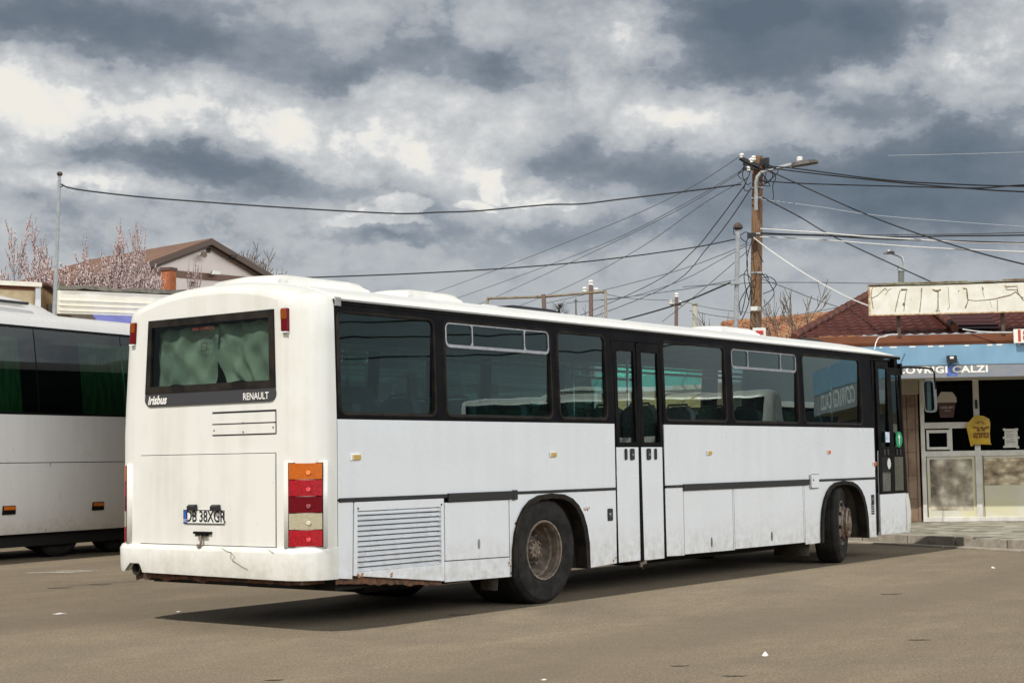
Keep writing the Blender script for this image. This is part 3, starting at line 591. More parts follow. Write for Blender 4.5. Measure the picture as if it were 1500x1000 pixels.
# ---- wheels
def wheel(x, y, steer, rear, sg):
    w = bpy.data.objects.new('wheel', None); COL.objects.link(w); w.parent = bus; w.location = (x-6, y-1.25, .515); w.rotation_euler = (0, 0, steer)
    ax = (0, -sg, 0); R = .525
    ty = [(.285, -.03), (.30, .0), (.33, .012), (.42, .024), (.475, .016), (.505, -.01), (.518, -.03), (.522, -.06), (.518, -.075), (.524, -.08), (.524, -.12), (.517, -.125), (.524, -.13), (.524, -.17), (.517, -.175), (.524, -.18), (.522, -.25), (.50, -.285), (.42, -.30), (.285, -.28)]
    q = MB().lathe(ty, (0, 0, 0), ax, 56)
    if rear: q.lathe([(r, h-.33) for r, h in ty], (0, 0, 0), ax, 40)
    for i in range(56):    # shoulder tread blocks
        if not rear: break
    obj('tyre', q, m_tyre, w, sharp=30)
    if rear:
        rp = [(.292, -.004), (.288, .006), (.272, .004), (.268, -.02), (.262, -.03), (.262, -.10), (.248, -.115), (.235, -.20), (.225, -.225)]
        q = MB().lathe(rp, (0, 0, 0), ax, 48); rm = obj('rim', q, m_rim, w, sharp=30)
        obj('wheel_disc', MB().lathe([(.228, -.222), (.19, -.228), (.14, -.20), (.135, -.16), (.0, -.16)], (0, 0, 0), ax, 48), mat('dark_brown_disc', (.035, .029, .024), .85, (.06, .05, .04), 14), rm)  # disc in a darker brown than the rim
        q = MB()
        for k in range(8):
            a = 2*PI*k/8+.2; q.lathe([(0, -.2245), (.028, -.2245), (.028, -.23)], V3((.19*math.cos(a), 0, .19*math.sin(a))) , ax, 12)
        obj('hand_hole', q, m_dark, rm)
        q = MB().lathe([(.10, -.16), (.095, -.12), (.085, -.105), (.04, -.10), (.035, -.09), (0, -.09)], (0, 0, 0), ax, 24)
        for k in range(10):
            a = 2*PI*k/10; c = V3((.078*math.cos(a), 0, .078*math.sin(a))); q.lathe([(.0115, -.11), (.0115, -.088), (0, -.085)], c, ax, 6, smooth=False)
            c = V3((.165*math.cos(a+.3), 0, .165*math.sin(a+.3))); q.lathe([(.014, -.21), (.014, -.17), (0, -.165)], c, ax, 6, smooth=False)
        obj('hub', q, m_hub, w)
    else:
        rp = [(.292, -.004), (.288, .006), (.272, .004), (.266, -.04), (.25, -.06), (.235, .0), (.20, .035), (.155, .05), (.15, .05), (0, .05)]
        rm = obj('rim', MB().lathe(rp, (0, 0, 0), ax, 48), m_rim, w, sharp=30)
        q = MB()
        for k in range(8):
            a = 2*PI*k/8+.2; c = V3((.222*math.cos(a), 0, .222*math.sin(a))); q.lathe([(0, .022), (.024, .022), (.024, .0)], c, ax, 12)
        obj('hand_hole', q, m_dark, rm)
        q = MB().lathe([(.215, .0), (.215, .03), (.205, .045), (.195, .05), (.195, .085), (.18, .10), (.16, .09), (.14, .06), (.10, .06), (.098, .10), (.07, .12), (0, .12)], (0, 0, 0), ax, 32)
        for k in range(10):
            a = 2*PI*k/10; c = V3((.167*math.cos(a), 0, .167*math.sin(a))); q.lathe([(.013, .07), (.013, .105), (0, .108)], c, ax, 6, smooth=False)
        obj('hub', q, mat('worn_hub_metal', (.24, .20, .165), .6, (.14, .085, .055), 18, metal=.3) if sg > 0 else m_hub, w)
    return w
wheel(3.275, .055, 0, True, 1); wheel(3.275, 2.445, 0, True, -1); wheel(9.91, .12, math.radians(17.5), False, 1); wheel(9.91, 2.38, math.radians(17.5), False, -1)
for x, y0, y1, z0 in ((2.60, .12, .32, .17), (9.02, .15, .65, .13)):
    q = MB().loft([[(x+.0, y0, z0), (x+.0, y1, z0), (x+.012, y1, z0), (x+.012, y0, z0)], [(x+.04, y0, .45), (x+.04, y1, .45), (x+.052, y1, .45), (x+.052, y0, .45)]]); obj('mud_flap', q, mat('mud_flap_rubber', (.06, .055, .045), .9, (.12, .10, .08), 9), bus)
obj('brake_chamber', MB().lathe([(0, 0), (.09, .01), (.10, .05), (.10, .12), (0, .14)], (3.83, .32, .43), (-1, 0, 0), 16), mat('pale_dust', (.35, .30, .24), .9), bus)
q = MB().tube([(2.9, .9, .52), (3.7, .9, .52)], .05, 8).tube([(3.275, .3, .515), (3.275, 2.2, .515)], .09, 12).tube([(9.62, .3, .5), (9.62, 2.2, .5)], .06, 10); obj('axle', q, m_dark, bus)

# the sides lean slightly inwards above the waist
for o in kids(bus)+[g for c in kids(bus) for g in kids(c)]+[h for c in kids(bus) for g in kids(c) for h in kids(g)]:
    if o.type != 'MESH' or o.get('_bent') or o.name.startswith(('seat', 'tyre', 'rim', 'hub', 'wheel', 'pane')): continue
    bx = V3((6, 1.25, 0)) if True else None
    if o.data.users > 1: continue
    p = o.parent; off = V3((0, 0, 0)); q_ = o
    while q_ is not None: off += q_.location; q_ = q_.parent
    for v in o.data.vertices:
        z = v.co.z+off.z
        if z > 1.75:
            y = v.co.y+off.y; v.co.y -= (.030 if y < 1.25 else .085)*min(1, (z-1.75)/1.03)*(y-1.25)/1.25
# ------------------------------------------------------------ ground
def asphalt():
    M = bpy.data.materials.new('dusty_asphalt'); M.use_nodes = True; nt = M.node_tree; L = nt.links.new; b = nt.nodes['Principled BSDF']; b.inputs['Roughness'].default_value = .9; b.inputs['Specular IOR Level'].default_value = .25
    tc = N(nt, 'ShaderNodeTexCoord'); P = tc.outputs['Object']
    def noise(s, d, lo, hi, vec=P, r=.6):
        n = N(nt, 'ShaderNodeTexNoise', i_Scale=s, i_Detail=d, i_Roughness=r); L(vec, n.inputs['Vector']); m = N(nt, 'ShaderNodeMapRange', i_From_Min=lo, i_From_Max=hi); L(n.outputs[0], m.inputs[0]); return m.outputs[0]
    def mix(f, a, c, k=1):
        if k != 1:
            q = N(nt, 'ShaderNodeMath', op='MULTIPLY'); q.inputs[1].default_value = k; L(f, q.inputs[0]); f = q.outputs[0]
        x = N(nt, 'ShaderNodeMix', data_type='RGBA'); L(f, x.inputs[0])
        if isinstance(a, tuple): x.inputs['A'].default_value = (*a, 1)
        else: L(a, x.inputs['A'])
        x.inputs['B'].default_value = (*c, 1); return x.outputs['Result']
    c = mix(noise(.22, 5, .35, .65), (.215, .170, .112), (.282, .224, .148))
    mp = N(nt, 'ShaderNodeMapping'); mp.inputs['Scale'].default_value = (.5, 1.6, 1); mp.inputs['Rotation'].default_value = (0, 0, .25); L(P, mp.inputs[0])
    c = mix(noise(1.1, 7, .45, .70, mp.outputs[0], .68), c, (.36, .290, .193), .7)
    c = mix(noise(.5, 5, .52, .68), c, (.165, .134, .096), .6)
    c = mix(noise(.9, 8, .50, .60, P, .72), c, (.20, .165, .118), .45)
    c = mix(noise(6, 6, .45, .66, P, .75), c, (.17, .137, .096), .45)
    c = mix(noise(38, 6, .40, .58, P, .85), c, (.075, .062, .046), .62)
    c = mix(noise(52, 5, .55, .62, P, .85), c, (.46, .40, .32), .6)
    c = mix(noise(75, 3, .58, .64, P, .8), c, (.50, .44, .35), .55)
    c = mix(noise(30, 7, .665, .69, P, .8), c, (.58, .54, .46), .85)
    c = mix(noise(24, 7, .665, .70, P, .8), c, (.06, .05, .038), .75)
    # two faint worn tracks where wheels swing through the yard
    wv = N(nt, 'ShaderNodeTexWave', wave_type='RINGS', i_Scale=.055, i_Distortion=1.2, i_Detail=2); wv.inputs['Phase Offset'].default_value = 1.0
    mpw = N(nt, 'ShaderNodeMapping'); mpw.inputs['Location'].default_value = (9, 16, 0); L(P, mpw.inputs[0]); L(mpw.outputs[0], wv.inputs['Vector'])
    mw = N(nt, 'ShaderNodeMapRange', i_From_Min=.80, i_From_Max=1.0); L(wv.outputs['Fac'], mw.inputs[0])
    c = mix(mw.outputs[0], c, (.15, .122, .088), .42)
    mp2 = N(nt, 'ShaderNodeMapping'); mp2.inputs['Scale'].default_value = (2.2, 6, 1); mp2.inputs['Rotation'].default_value = (0, 0, math.radians(52)); L(P, mp2.inputs[0])
    c = mix(noise(1.7, 6, .69, .74, mp2.outputs[0], .72), c, (.05, .04, .032), .8)
    c = mix(noise(2.9, 5, .70, .75, mp2.outputs[0], .7), c, (.36, .31, .25), .6)
    L(c, b.inputs['Base Color'])
    n = N(nt, 'ShaderNodeTexNoise', i_Scale=90, i_Detail=5); L(P, n.inputs['Vector']); n2 = N(nt, 'ShaderNodeTexNoise', i_Scale=3, i_Detail=3); L(P, n2.inputs['Vector'])
    ad = N(nt, 'ShaderNodeMath', op='MULTIPLY_ADD'); ad.inputs[1].default_value = .35; L(n.outputs[0], ad.inputs[0]); L(n2.outputs[0], ad.inputs[2])
    bu = N(nt, 'ShaderNodeBump', i_Strength=.5, i_Distance=.02); L(ad.outputs[0], bu.inputs['Height']); L(bu.outputs[0], b.inputs['Normal'])
    return M
struct('ground', MB().add([(-600, -600, 0), (600, -600, 0), (600, 600, 0), (-600, 600, 0)], [(0, 1, 2, 3)]), asphalt())
def gpt(px, py, z=0):
    d = f_ + r_*((px-750)/FPX) - u_*((py-500)/FPX); return CAM+d*((z-CAM.z)/d.z)
m_whpaint = mat('worn_road_paint', (.55, .52, .46), .8, (.25, .21, .16), 14, mixpos=(.42, .6), stretch=(1, 3, 1))
rnd = random.Random(5)
def smear(px, py, a, b, ang, name='road_marking', mm=m_whpaint, n=18):
    c = gpt(px, py); pts = []
    for k in range(n):
        t = 2*PI*k/n; r = rnd.uniform(.45, 1.25); x, y = a*r*math.cos(t), b*r*math.sin(t); pts.append((c.x+x*math.cos(ang)-y*math.sin(ang), c.y+x*math.sin(ang)+y*math.cos(ang)))
    struct(name, MB().plate(pts, [], .002, lambda u, v, w: (u, v, .005-w)), mm)
smear(90, 838, .42, .10, math.radians(-48)); smear(108, 835.5, .35, .05, math.radians(-50)); 
a, b = gpt(100, 857.5), gpt(255, 846.5); d = (b-a); nn = V3((-d.y, d.x, 0)).normalized()*.018
struct('road_marking', MB().add([a-nn+V3((0, 0, .004)), b-nn+V3((0, 0, .004)), b+nn+V3((0, 0, .004)), a+nn+V3((0, 0, .004))], [(0, 1, 2, 3)]), mat('faint_road_paint', (.35, .31, .25), .9, (.21, .175, .13), 8, mixpos=(.35, .55)))
m_patch = mat('dark_patch', (.045, .037, .03), .9, (.12, .10, .07), 25, mixpos=(.4, .5))
for px, py, a, b in ((82, 861, .17, .05), (147, 856, .14, .04), (675, 900, .10, .03), (1305, 870, .13, .05), (1347, 937, .09, .03), (997, 975, .07, .025), (1078, 990, .08, .03), (400, 996, .06, .02)):
    smear(px, py, a, b, math.radians(-50), 'asphalt_patch', m_patch, 14)
# litter
def litter(px, py, s, label, name='paper_scrap', flat=.5, col=(.75, .73, .70)):
    c = gpt(px, py); q = MB(); rn = random.Random(int(px)); g = [[V3((c.x+(i/5-.5)*s*1.3+rn.uniform(-.1, .1)*s, c.y+(j/5-.5)*s+rn.uniform(-.1, .1)*s, .004+s*flat*rn.random()*math.sin(PI*(i+.5)/6)*math.sin(PI*(j+.5)/6))) for i in range(6)] for j in range(6)]
    q.add([p for r in g for p in r], [(j*6+i, j*6+i+1, (j+1)*6+i+1, (j+1)*6+i) for i in range(5) for j in range(5)])
    q.add([(p.x, p.y, .002) for p in (g[0][0], g[0][5], g[5][5], g[5][0])], [(0, 1, 2, 3)])
    tag(obj(name, q, mat(name+'_'+str(int(px)), col, .8)), label, 'litter', 'litter scattered on the asphalt')
litter(1121, 961, .035, 'small crumpled white paper in the right foreground of the asphalt', flat=1)
litter(798, 898, .05, 'white scrap beside the bus shadow just behind the rear wheel') if False else None
litter(797, 996, .028, 'white scrap lying at the bottom edge of the asphalt', flat=.4)
litter(87, 899, .08, 'flat white scrap on the asphalt in front of the left coach', flat=.15)
litter(262, 896, .035, 'tiny pale scrap by the left tip of the bus shadow', flat=.4)
litter(1455, 832, .045, 'tiny white scrap on the asphalt near the shop kerb', flat=.6)

# ------------------------------------------------------------ the coach on the left
def make_coach():
    """own coordinates: x along the coach, visible side at y = 0, body towards +y"""
    t = thing('coach', 'white touring coach with dark glazed side and green curtains, left of the bus', 'coach', (0, 0, 0), 'white touring coaches', world=False)
    X0, X1 = -7.2, 4.9
    def sec(x):
        e0, e1 = x-X0, X1-x; e = min(e0, e1); k = (1-(1-min(1, e/.5))**2.2)**(1/2.2); ins = .35*(1-k)
        pr = [(.10, .40), (.045, .55), (.012, .85), (0, 1.46), (.006, 2.17), (.05, 2.7), (.13, 3.30), (.17, 3.53), (.215, 3.63), (.30, 3.71), (.48, 3.76), (.9, 3.80), (1.25, 3.81)]
        dz = .12*(1-k)
        near = [(x, y+ins, z-(dz if z > 3 else 0)) for y, z in pr]; far = [(x, 2.5-y-ins, z-(dz if z > 3 else 0)) for y, z in pr[:-1]][::-1]
        return near+far
    xs_ = [X0+d for d in (0, .03, .08, .16, .28, .4, .5)]+[X0+.5+(X1-X0-1)*k/12 for k in range(1, 12)]+[X1-d for d in (.5, .4, .28, .16, .08, .03, 0)]
    obj('body', MB().loft([sec(x) for x in xs_], sharp if False else 0), m_coach, t, sharp=60)
    ins = lambda z: max(0, .006+.044*min(1, (z-2.17)/.53)) if z < 2.7 else .05+.08*(z-2.7)/.6+(.02 if z > 3.4 else 0)
    def yin(z): 
        P = [(2.17, .006), (2.7, .05), (3.30, .13), (3.53, .17)]
        for (a, p), (b, q_) in zip(P, P[1:]):
            if z <= b: return p+(q_-p)*(z-a)/(b-a)
        return .17
    for side in (0, 1):
        Y = (lambda u, v, w: (u, yin(v)-.016+w, v)) if side == 0 else (lambda u, v, w: (u, 2.5-yin(v)+.016-w, v))
        cur = X0+.35; segs = []
        for wd in (1.85, 1.9, 1.9, 1.9, 1.9, 1.85):
            segs.append((cur, cur+wd-.02)); cur += wd
        q = MB().grid(lambda u, v: V3(Y(X0+.3+(X1-X0-.6)*u, 2.175+1.35*v, .010)), 2, 6, smooth=False)
        bnd = obj('window_band', q, m_band, t, recalc=False)
        for a, b in segs:
            q = MB().grid(lambda u, v: V3(Y(a+(b-a)*u, 2.21+1.27*v, 0)), 1, 6, smooth=False)
            obj('window', q, g_coach, t, recalc=False)
        if side == 0:
            for a, b in ((-1.3, -.55), (1.62, 3.0), (3.2, 4.4), (-3.1, -2.3), (-5, -4.3), (-.1+.0, .35)):
                q = MB().grid(lambda u, v: V3(Y(a+(b-a)*u+.02*(1-v)*math.sin(u*9), 2.21+1.12*v, .007+.0016*math.sin(u*(b-a)*55))), 60, 6); obj('curtain', q, m_gcurt, t, recalc=False)
    # panel lines, lamps, wheels
    yy = -.003
    obj('panel_joint', MB().box(X0+.3, X1-.3, yy, .01, 1.452, 1.462), m_dark, t)
    for x in (.93, -.9, -2.9, 3.0):
        q = MB(); q.plate([(x-.005, .43), (x+.005, .43), (x+.005, 1.45), (x-.005, 1.45)], [], .008, lambda u, v, w: (u, (-.003 if v > 1 else .05*(.9-v)/.45*1.6)+w, v))
        obj('panel_joint', q, m_dark, t)
    for x in (-1.5, .12, 1.98, 3.9):
        l = obj('side_lamp', MB().box(x-.125, x+.125, .0, .06, .70, .83), m_black, t, bevel=.008); obj('amber_lens', MB().box(x-.115, x+.115, -.012, .0, .765, .82), m_amber, l, bevel=.006)
    # roof air-conditioning pod with its slot
    s_ = []
    for u in [k/14 for k in range(15)]:
        x = -3.1+4.95*u; k = (1-abs(2*u-1)**5)**.5 if 0 < u < 1 else .03; 
        if u > .5: k = (1-((u-.5)*2)**3.2)**.5 if u < 1 else .03
        s_.append([(x, .52+1.46*i/12, 3.74+.36*k*(1-abs(2*i/12-1)**3.5)) for i in range(13)])
    obj('roof_pod', MB().loft(s_, closed=False, cap=(False, False)), m_coach, t)
    obj('pod_slot', MB().box(-2.3, 1.0, .545, .60, 3.90, 3.94), m_ink, t)
    for x in (1.45, 2.8, -5.0):
        for y, s in ((.30, 1), (2.20, -1)):
            w = bpy.data.objects.new('wheel', None); COL.objects.link(w); w.parent = t; w.location = (x, y, .5)
            ax = (0, -s, 0)
            obj('tyre', MB().lathe([(.28, -.02), (.33, .01), (.44, .02), (.50, -.03), (.505, -.25), (.44, -.3), (.28, -.28)], (0, 0, 0), ax, 40), m_tyre, w)
            obj('rim', MB().lathe([(.285, -.01), (.27, 0), (.25, -.08), (.13, -.11), (.11, -.03), (0, -.03)], (0, 0, 0), ax, 32), m_rim, w)
            if False:
                q = MB(); A = arch(x, .60, 1.02, .40); q.plate(A, [], .01, lambda u, v, w_: (u, -.004+.05*max(0, .85-v)*2.0+w_, v)); obj('wheel_arch', q, m_dark, t)
    obj('underbody_shade_box', MB().box(X0+3.2, X1-.4, .22, 2.3, .20, .5), m_dark, t)  # black box added to give the deep shade that hides the wheels
    return t
coach = make_coach()
coach.location = (4.74, 10.98, 0); coach.rotation_euler = (0, 0, math.radians(9.1))
c2 = copy_tree(coach); c2.location = (39.5, -25.0, 0); c2.rotation_euler = (0, 0, math.radians(252)); c2['label'] = 'white coach parked alone across the yard, facing the shop side'
e_ = gpt(880, 760); e_ = V3((*at(880, 600, 33).xy, 0)); h3 = math.radians(12); c4 = copy_tree(coach); c4.location = e_-4.9*V3((math.cos(h3), math.sin(h3), 0)); c4.rotation_euler = (0, 0, h3); c4['label'] = 'white coach standing farther back, glimpsed through the windows of the bus'
c3 = copy_tree(coach); c3.location = (50.5, -27, 0); c3.rotation_euler = (0, 0, math.radians(235)); c3['label'] = 'white coach parked farthest back beyond the other yard coach'

# ------------------------------------------------------------ shop on the right
T = V3((math.cos(math.radians(-60)), math.sin(math.radians(-60)), 0)); Nn = V3((T.y, -T.x, 0)); Nn = -Nn if Nn.dot(CAM-V3((19, 3, 0))) < 0 else Nn
O = gpt(1355, 764, .15); O.z = 0
def sh(u, w, z): return O+T*u+Nn*w+V3((0, 0, z))
def sp(px, py, w=0):
    """bearing -> place on the shop front (w metres before it): (along, height)"""
    d = f_ + r_*((px-750)/FPX) - u_*((py-500)/FPX); o2 = O+Nn*w; t = (o2-CAM).dot(Nn)/d.dot(Nn); p = CAM+d*t; return ((p-O).dot(T), p.z)
def shbox(mb, px0, px1, py0, py1, w0, w1, m=0, wp=None, z0=None, z1=None):
    wp = w0 if wp is None else wp
    a, b = sp(px0, py1, wp), sp(px1, py0, wp); za = a[1] if z0 is None else z0; zb_ = b[1] if z1 is None else z1
    u0, u1 = a[0], b[0]; c = sh((u0+u1)/2, (w0+w1)/2, (za+zb_)/2)
    return mb.obox(c, T*((u1-u0)/2), Nn*(abs(w1-w0)/2), V3((0, 0, (zb_-za)/2)), m)
def shu(mb, u0, u1, z0, z1, w0, w1, m=0): return mb.obox(sh((u0+u1)/2, (w0+w1)/2, (z0+z1)/2), T*((u1-u0)/2), Nn*(abs(w1-w0)/2), V3((0, 0, (z1-z0)/2)), m)
shop = thing('bakery_shop', 'low pretzel bakery with light blue fascia, dark windows and white lower panels', 'shop', tuple(O))
m_pvc = mat('white_pvc_frame', (.64, .63, .59), .45, (.54, .52, .48), 5)
m_tile = mat('brown_wall_tile', (.20, .125, .08), .5, (.13, .08, .055), 9, col3=(.25, .17, .11), scale3=2)
m_bound = mat('shop_wall_render', (.45, .42, .36), .8, (.35, .32, .27), 3)
q = MB(); shu(q, -4, -.42, 0, 2.8, -6, -.05); shu(q, -.42, 8, 2.62, 2.8, -6, -.1); shu(q, 7.9, 8, 0, 2.7, -6, -.05); shu(q, -.42, 8, 0, 2.7, -6, -5.9); shu(q, -.42, 8, 0, .12, -6, -.1)
obj('wall', q, m_bound, shop)
uA = sp(1349, 600)[0]
q = MB(); uL = sp(1318, 600)[0]-.6; 
nrow = 6; zt_ = sp(1335, 580)[1]
for k in range(nrow):
    z0 = .15+k*(2.7-.15)/nrow
    x = uL
    while x < uA-.16:
        x1 = min(x+.36, uA-.10); shu(q, x+.004, x1-.004, z0+.004, z0+(2.7-.15)/nrow-.004, -.05, -.02); x = x1+.002
obj('wall_tiles', q, m_tile, shop)
q = MB(); shu(q, uA-.10, uA-.055, .15, 2.7, -.04, .0); obj('corner_post', q, m_tile, shop)
# white frame: mullions and rails
q = MB(); Z = lambda py, px=1400: sp(px, py)[1]; U = lambda px, py=650: sp(px, py)[0]
zA, zB = .15, Z(553)
fr_ = [(U(1349), U(1355)), (U(1427.5), U(1436))]; uR = 7.8
for a, b in fr_+[(U(1436)+2.1, U(1436)+2.2), (uR-.1, uR)]: shu(q, a, b, zA, zB, -.05, .03)
shu(q, U(1349), uR, Z(557), zB, -.05, .032); shu(q, U(1349), uR, Z(668), Z(660), -.05, .032); shu(q, U(1355), U(1428), Z(627), Z(618), -.05, .028); shu(q, U(1349), uR, .15, Z(757), -.05, .035)
q2 = MB()
shu(q, U(1391), U(1395), Z(660), Z(627), -.05, .028)
obj('window_frame', q, m_pvc, shop, bevel=.006)
q = MB(); 
a, b, c, d = U(1357), U(1391), Z(658), Z(629)
q.plate([(a, c), (b, c), (b, d), (a, d)], [[(U(1360.5), Z(654)), (U(1387), Z(654)), (U(1387), Z(633.5)), (U(1360.5), Z(633.5))]], .03, lambda u, v, w: sh(u, .055-w, v)); obj('serving_hatch', q, m_pvc, shop, bevel=.004)
q = MB(); shu(q, U(1355), U(1428), Z(627), Z(557), -.02, -.015); shu(q, U(1355), U(1428), Z(660), Z(627), -.021, -.016); shu(q, U(1436), uR-.1, Z(660), Z(557), -.02, -.015); obj('shop_window', q, g_shop, shop)
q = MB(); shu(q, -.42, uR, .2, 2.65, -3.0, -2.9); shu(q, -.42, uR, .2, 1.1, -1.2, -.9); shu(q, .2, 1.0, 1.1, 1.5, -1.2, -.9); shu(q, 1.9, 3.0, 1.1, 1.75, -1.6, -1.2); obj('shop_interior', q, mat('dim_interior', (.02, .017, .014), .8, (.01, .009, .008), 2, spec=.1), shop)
# printed lower panels (bread and pastry pictures, seen as mottled cream and brown)
def print_mat(name, a, b, c, sc, st=(1, 1, 1), sat=1):
    M = bpy.data.materials.new(name); M.use_nodes = True; nt = M.node_tree; L = nt.links.new; bs = nt.nodes['Principled BSDF']; bs.inputs['Roughness'].default_value = .45
    tc = N(nt, 'ShaderNodeTexCoord'); mp = N(nt, 'ShaderNodeMapping'); mp.inputs['Scale'].default_value = st; L(tc.outputs['Object'], mp.inputs[0])
    n1 = N(nt, 'ShaderNodeTexNoise', i_Scale=sc*.5, i_Detail=3); L(mp.outputs[0], n1.inputs['Vector'])
    vo = N(nt, 'ShaderNodeTexVoronoi', i_Scale=sc, feature='SMOOTH_F1'); ad = N(nt, 'ShaderNodeVectorMath', op='ADD'); L(mp.outputs[0], ad.inputs[0])
    sc_ = N(nt, 'ShaderNodeVectorMath', op='SCALE'); sc_.inputs['Scale'].default_value = .25; L(n1.outputs['Color'], sc_.inputs[0]); L(sc_.outputs[0], ad.inputs[1]); L(ad.outputs[0], vo.inputs['Vector'])
    cr = N(nt, 'ShaderNodeValToRGB'); e = cr.color_ramp.elements; e[0].color = (*a, 1); e[0].position = .1; e[1].color = (*c, 1); e[1].position = .75; m_ = e.new(.4); m_.color = (*b, 1)
    n2 = N(nt, 'ShaderNodeTexNoise', i_Scale=sc*3, i_Detail=5); L(mp.outputs[0], n2.inputs['Vector'])
    mm = N(nt, 'ShaderNodeMath', op='MULTIPLY_ADD'); mm.inputs[1].default_value = .5; L(n2.outputs[0], mm.inputs[0]); sb = N(nt, 'ShaderNodeMath', op='SUBTRACT'); sb.inputs[1].default_value = .25; L(vo.outputs['Distance'], sb.inputs[0]); L(sb.outputs[0], mm.inputs[2]); L(mm.outputs[0], cr.inputs[0]); L(cr.outputs[0], bs.inputs['Base Color']); return M
m_pastry = print_mat('pastry_print', (.66, .62, .50), (.34, .29, .22), (.07, .055, .04), 4.2)
m_fries = print_mat('bread_print', (.68, .62, .44), (.42, .34, .22), (.10, .07, .04), 5.5, (1, 1, 1.8))
m_panel = mat('white_lower_panel', (.62, .61, .55), .4, (.56, .54, .45), 2, col3=(.60, .57, .38), scale3=1.3)
q = MB(); shu(q, U(1355), U(1427.5), Z(757), Z(668), -.03, .0); shu(q, U(1436), uR-.1, Z(757), Z(668), -.03, .0); lowp = obj('lower_panel', q, m_panel, shop)
for px in (1356, 1438.8): obj('panel_joint', shu(MB(), U(px), U(px+.6), Z(757), Z(668), 0, .012), m_dark, lowp)
q = MB(); shu(q, U(1361), U(1423), Z(747), Z(672), .0, .004); obj('picture', q, m_pastry, lowp)
q = MB(); shu(q, U(1440), U(1440)+2.0, Z(711), Z(671), .0, .004); obj('picture', q, m_fries, lowp)
# coffee cup poster on the first window
cup = MB(); cx = U(1389.5); zc0, zc1, zc2, zc3 = Z(611), Z(589), Z(583), Z(574)
cup.plate([(cx-.135, zc0), (cx+.105, zc0), (cx+.155, zc1), (cx-.165, zc1)], [], .003, lambda u, v, w: sh(u, .002-w, v), 0)
cup.plate([(cx-.185, zc1), (cx+.175, zc1), (cx+.165, zc2+.02), (cx+.10, zc3), (cx-.10, zc3+.01), (cx-.17, zc2+.02)], [], .003, lambda u, v, w: sh(u, .003-w, v), 1)
cp = obj('coffee_cup_poster', cup, [mat('cup_brown', (.07, .025, .018), .5), mat('cup_lid', (.50, .48, .42), .6)], shop)
fx = lambda uc, zc, w0: (lambda u, v, w: sh(uc+u, w0+w, zc+v))
obj('lettering', text_mb('NESCAFE', .062, fx(cx-.005, Z(596.5), .0), bold=.001), m_text, cp); obj('lettering', text_mb('Alegria', .04, fx(cx, Z(601), .0), shear=.3), m_text, cp)
# handle, notice
q = MB(); shu(q, U(1429.8), U(1433.5), Z(599), Z(586), .03, .045); q.tube([sh(U(1431.5), .05, Z(589)), sh(U(1431.5), .085, Z(590)), sh(U(1431.5), .085, Z(597))], .010, 6); obj('door_handle', q, m_ink, shop)
q = MB(); shu(q, U(1472), U(1491), Z(656.5), Z(629), .0, .003)
for px, py in ((1472, 630), (1490, 630), (1471.5, 642), (1491.5, 642), (1471.5, 655), (1490.5, 656)): shu(q, U(px)-.025, U(px)+.025, Z(py)-.02, Z(py)+.02, .003, .005)
nt_ = tag(obj('notice', q, mat('notice_paper', (.62, .61, .56), .8, (.52, .51, .47), 14)), 'white paper notice taped to the dark window beside the yellow bag', 'notice')
q = MB()
for k, (py, a_, b_) in enumerate(((633, -.09, .04), (638, -.09, .05), (641, -.09, .03), (644.5, -.03, .06), (647, -.09, .06), (649, -.09, .08))): shu(q, U(1481.5)+a_, U(1481.5)+b_, Z(py)-.006, Z(py)+.006, .003, .0045)
obj('printed_lines', q, mat('print_grey', (.25, .25, .24), .8), nt_)
# yellow bag hanging from the handle
bag_p = [(1426, 610), (1432, 608), (1441, 609), (1449, 613), (1451, 620), (1450, 634), (1451, 648), (1452.5, 651), (1440, 650.5), (1427, 650), (1425, 653), (1422, 653), (1419, 640), (1415, 622), (1420, 617)]
bp_ = [sp(*p, .12) for p in bag_p]
q = MB(); n_ = len(bp_); ccx = sum(p[0] for p in bp_)/n_; ccz = sum(p[1] for p in bp_)/n_
for sgn in (1, -1):
    rings = [[sh(ccx+(p[0]-ccx)*k, .11+sgn*(.055*(1-k*k))+.012*math.sin(i*2.3+k*5)*k*(1 if k < 1 else 0), ccz+(p[1]-ccz)*k) for i, p in enumerate(bp_)] for k in (1, .8, .5, .2)]
    q.loft(rings, cap=(False, True), closed=True)
bg = tag(obj('bag', q, mat('yellow_bag', (.62, .42, .04), .5, (.50, .33, .03), 8)), 'yellow printed paper bag hanging from the handle between the shop windows', 'bag')
q = MB(); bt = lambda uc, zc: (lambda u, v, w: sh(uc+u, .175+w, zc+v)); bx_ = ccx+.02; m_br = mat('bag_print_brown', (.16, .05, .015), .7)
for s_, zz, tx in ((.068, 626, 'Vrei sa stii'), (.075, 629.5, 'sa vii'), (.082, 634.5, 'cumpara'), (.082, 639, 'de la noi')):
    t = text_mb(tx, s_, bt(bx_, sp(1435, zz, .12)[1]), bold=.003); q.add(t.v, t.f)
for k in range(9):
    a = PI*(k-.5)/8; c0 = (bx_, sp(1435, 620.5, .12)[1]); q.plate([(c0[0]+.03*math.cos(a-.12), c0[1]+.03*math.sin(a-.12)), (c0[0]+.13*math.cos(a), c0[1]+.085*math.sin(a)), (c0[0]+.03*math.cos(a+.25), c0[1]+.03*math.sin(a+.25))], [], .001, lambda u, v, w: sh(u, .176-w, v))
obj('lettering', q, m_br, bg)
